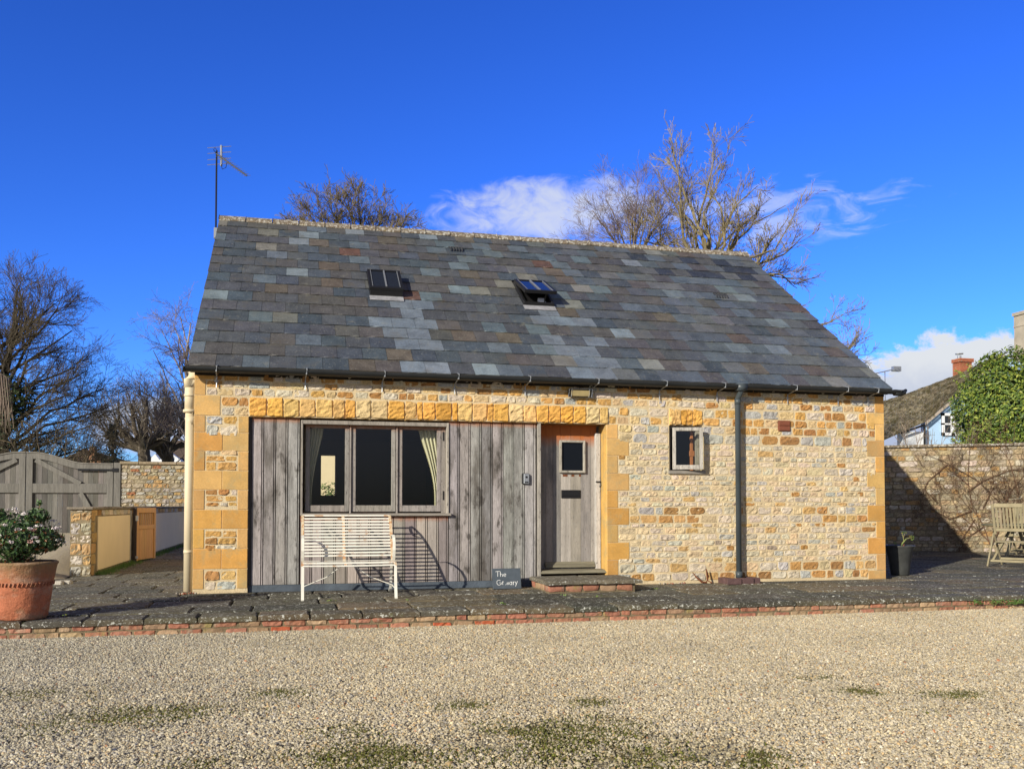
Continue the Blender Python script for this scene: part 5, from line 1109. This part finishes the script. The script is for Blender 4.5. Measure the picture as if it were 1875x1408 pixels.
# birch left behind the cottage corner
p = Y(345, 760, 24); b = Vector((p.x+.25, 24, 0)); z = lambda py: Y(340, py, 24).z; lim = [([b, b+Vector((-.15, 0, z(760))), b+Vector((-.35, 0, z(680))), b+Vector((-.2, 0, z(590)))], .14, .02)]
for dx, z0, z1 in ((-1.6, z(800), z(640)), (-1.9, z(770), z(720)), (-1.2, z(740), z(610)), (-.9, z(700), z(585)), (-2.1, z(810), z(700)), (.6, z(720), z(600)), (-.6, z(680), z(580)), (-1.5, z(820), z(770))): lim.append(([b+Vector((-.1, 0, z0)), b+Vector((dx*.5, 0, z0+(z1-z0)*.5)), b+Vector((dx, random.uniform(-.5, .5), z1))], .05, .012))
prm = dict(n=[0, 6, 6, 9], len=[0, .35, .6, 1.1], up=.15, spread=.8, curl=-.02, tip=.0055, top=3, rk=.5)
bare_tree('birch_tree', 'slender silver birch behind the left corner of the cottage', 'tree', tuple(b), lim, prm, ((.36, .31, .28), (.22, .175, .16)))
# small tree over the ridge, left
b = Vector((Y(660, 400, 13).x, 13, 0)); z = lambda py, y=13: Y(650, py, y).z; X_ = lambda px, y=13: Y(px, 400, y).x
lim = [([b, b+Vector((0, 0, z(470)))], .2, .14)]
for px, py in ((590, 360), (610, 380), (640, 350), (658, 322), (680, 355), (705, 365), (735, 372), (750, 395), (775, 408), (545, 372), (510, 382), (625, 335), (570, 395), (700, 385), (555, 402), (600, 400)): lim.append(([b+Vector((0, 0, z(470))), Vector(((X_(px)+b.x)/2, 13+random.uniform(-.5, .5), z(min(430, py+60)))), Vector((X_(px), 13+random.uniform(-.8, .8), z(430+(py-430)*.78)))], .032, .006))
prm = dict(n=[0, 5, 7, 9], len=[0, .20, .36, .6], up=.3, spread=.8, curl=.03, tip=.0065, top=3, rk=.55, start=.2)
bare_tree('lichen_tree', 'bare yellow lichened treetop above the left half of the ridge', 'tree', tuple(b), lim, prm, ((.14, .115, .06), (.17, .135, .07)))
# large lichen-yellow ash over the right end
b = Vector((Y(1290, 500, 12.5).x, 12.5, 0)); z = lambda py: Y(1300, py, 12.5).z; X_ = lambda px: Y(px, 450, 12.5).x
def V(px, py, dy=0): p = Y(px, py, 12.5); return Vector((p.x, 12.5+dy, p.z))
base = V(1290, 540); lim = [([b, base], .35, .24)]
for pl in ([(1240, 440), (1225, 330), (1212, 235)], [(1262, 430), (1250, 320), (1245, 240)], [(1280, 420), (1285, 320), (1300, 245)], [(1270, 450), (1240, 380), (1205, 330)], [(1300, 430), (1310, 360), (1335, 260)], [(1320, 440), (1350, 360), (1390, 320)], [(1340, 450), (1400, 390), (1470, 345)], [(1290, 440), (1265, 360), (1270, 290)], [(1330, 455), (1370, 400), (1410, 360)], [(1350, 490), (1420, 460), (1460, 375)], [(1360, 500), (1440, 470), (1510, 410)], [(1350, 520), (1430, 500), (1500, 515)], [(1260, 460), (1220, 430), (1190, 410)], [(1300, 470), (1340, 420), (1360, 330)], [(1370, 510), (1420, 520), (1470, 540)], [(1310, 460), (1300, 380), (1290, 330)], [(1380, 495), (1410, 440), (1430, 420)], [(1245, 470), (1205, 445), (1160, 440)]):
    lim.append(([base+Vector((random.uniform(-.3, .3), 0, random.uniform(-.3, .3)))]+[V(1290+(px-1290)*.93, 470+(py-470)*.84, random.uniform(-.8, .8)) for px, py in pl], .056, .009))
for pl in ([(1430, 560), (1480, 600), (1520, 590), (1545, 575)], [(1490, 625), (1530, 660), (1570, 625)], [(1500, 640), (1545, 655), (1580, 650)]): lim.append(([V(1380, 545)]+[V(px, py) for px, py in pl], .05, .012))
prm = dict(n=[0, 4, 6, 10], len=[0, .26, .48, .85], up=.35, spread=.7, curl=.03, tip=.0075, top=3, rk=.52, start=.2)
bare_tree('ash_tree', 'large bare ash tree with yellow lichen spreading behind the right gable', 'tree', tuple(b), lim, prm, ((.21, .175, .10), (.25, .205, .115)))
# purple twiggy birch behind the ash
b = Vector((Y(1150, 450, 17).x, 17, 0)); V2 = lambda px, py, dy=0: Vector((Y(px, py, 17).x, 17+dy, Y(px, py, 17).z)); base = V2(1160, 500); lim = [([b, base], .2, .12)]
for px, py in ((1075, 432), (1085, 405), (1095, 375), (1115, 355), (1140, 345), (1165, 335), (1190, 345), (1215, 360), (1240, 375), (1100, 410), (1130, 385), (1180, 380), (1270, 400), (1300, 420), (1210, 400), (1150, 400)): lim.append(([base, base.lerp(V2(px, py), .5)+Vector((0, random.uniform(-.5, .5), .3)), V2(px, py, random.uniform(-.8, .8))], .04, .008))
prm = dict(n=[0, 6, 6, 8], len=[0, .35, .6, 1.0], up=.15, spread=.7, curl=-.01, tip=.005, top=3, rk=.5, start=.3)
bare_tree('birch_tree', 'fine purple twigged birch behind the ash above the ridge', 'tree', tuple(b), lim, prm, ((.20, .16, .14), (.20, .155, .145)))
# rear garden wall and shrub glimpsed through the room
rw = MB(); p = Y(600, 870, 21); rw.box(-3, 4, 0, .3, 0, 5); o = rw.build('rear_wall', M['render']); o.location = (p.x, 21, 0); tag(o, 'sunlit cream wall seen through the rear window', 'wall')
t = thing('rear_shrub', 'green shrub seen through the room and rear window', 'shrub', (p.x, 19.8, 0)); q = MB(); leaves(q, 1500, ell(.1, 0, 1.25, .9, .4, .75, .1), .05, [(3, (.08, .14, .03)), (1, (.14, .2, .05))]); q.build('foliage', M['leaf'], t)
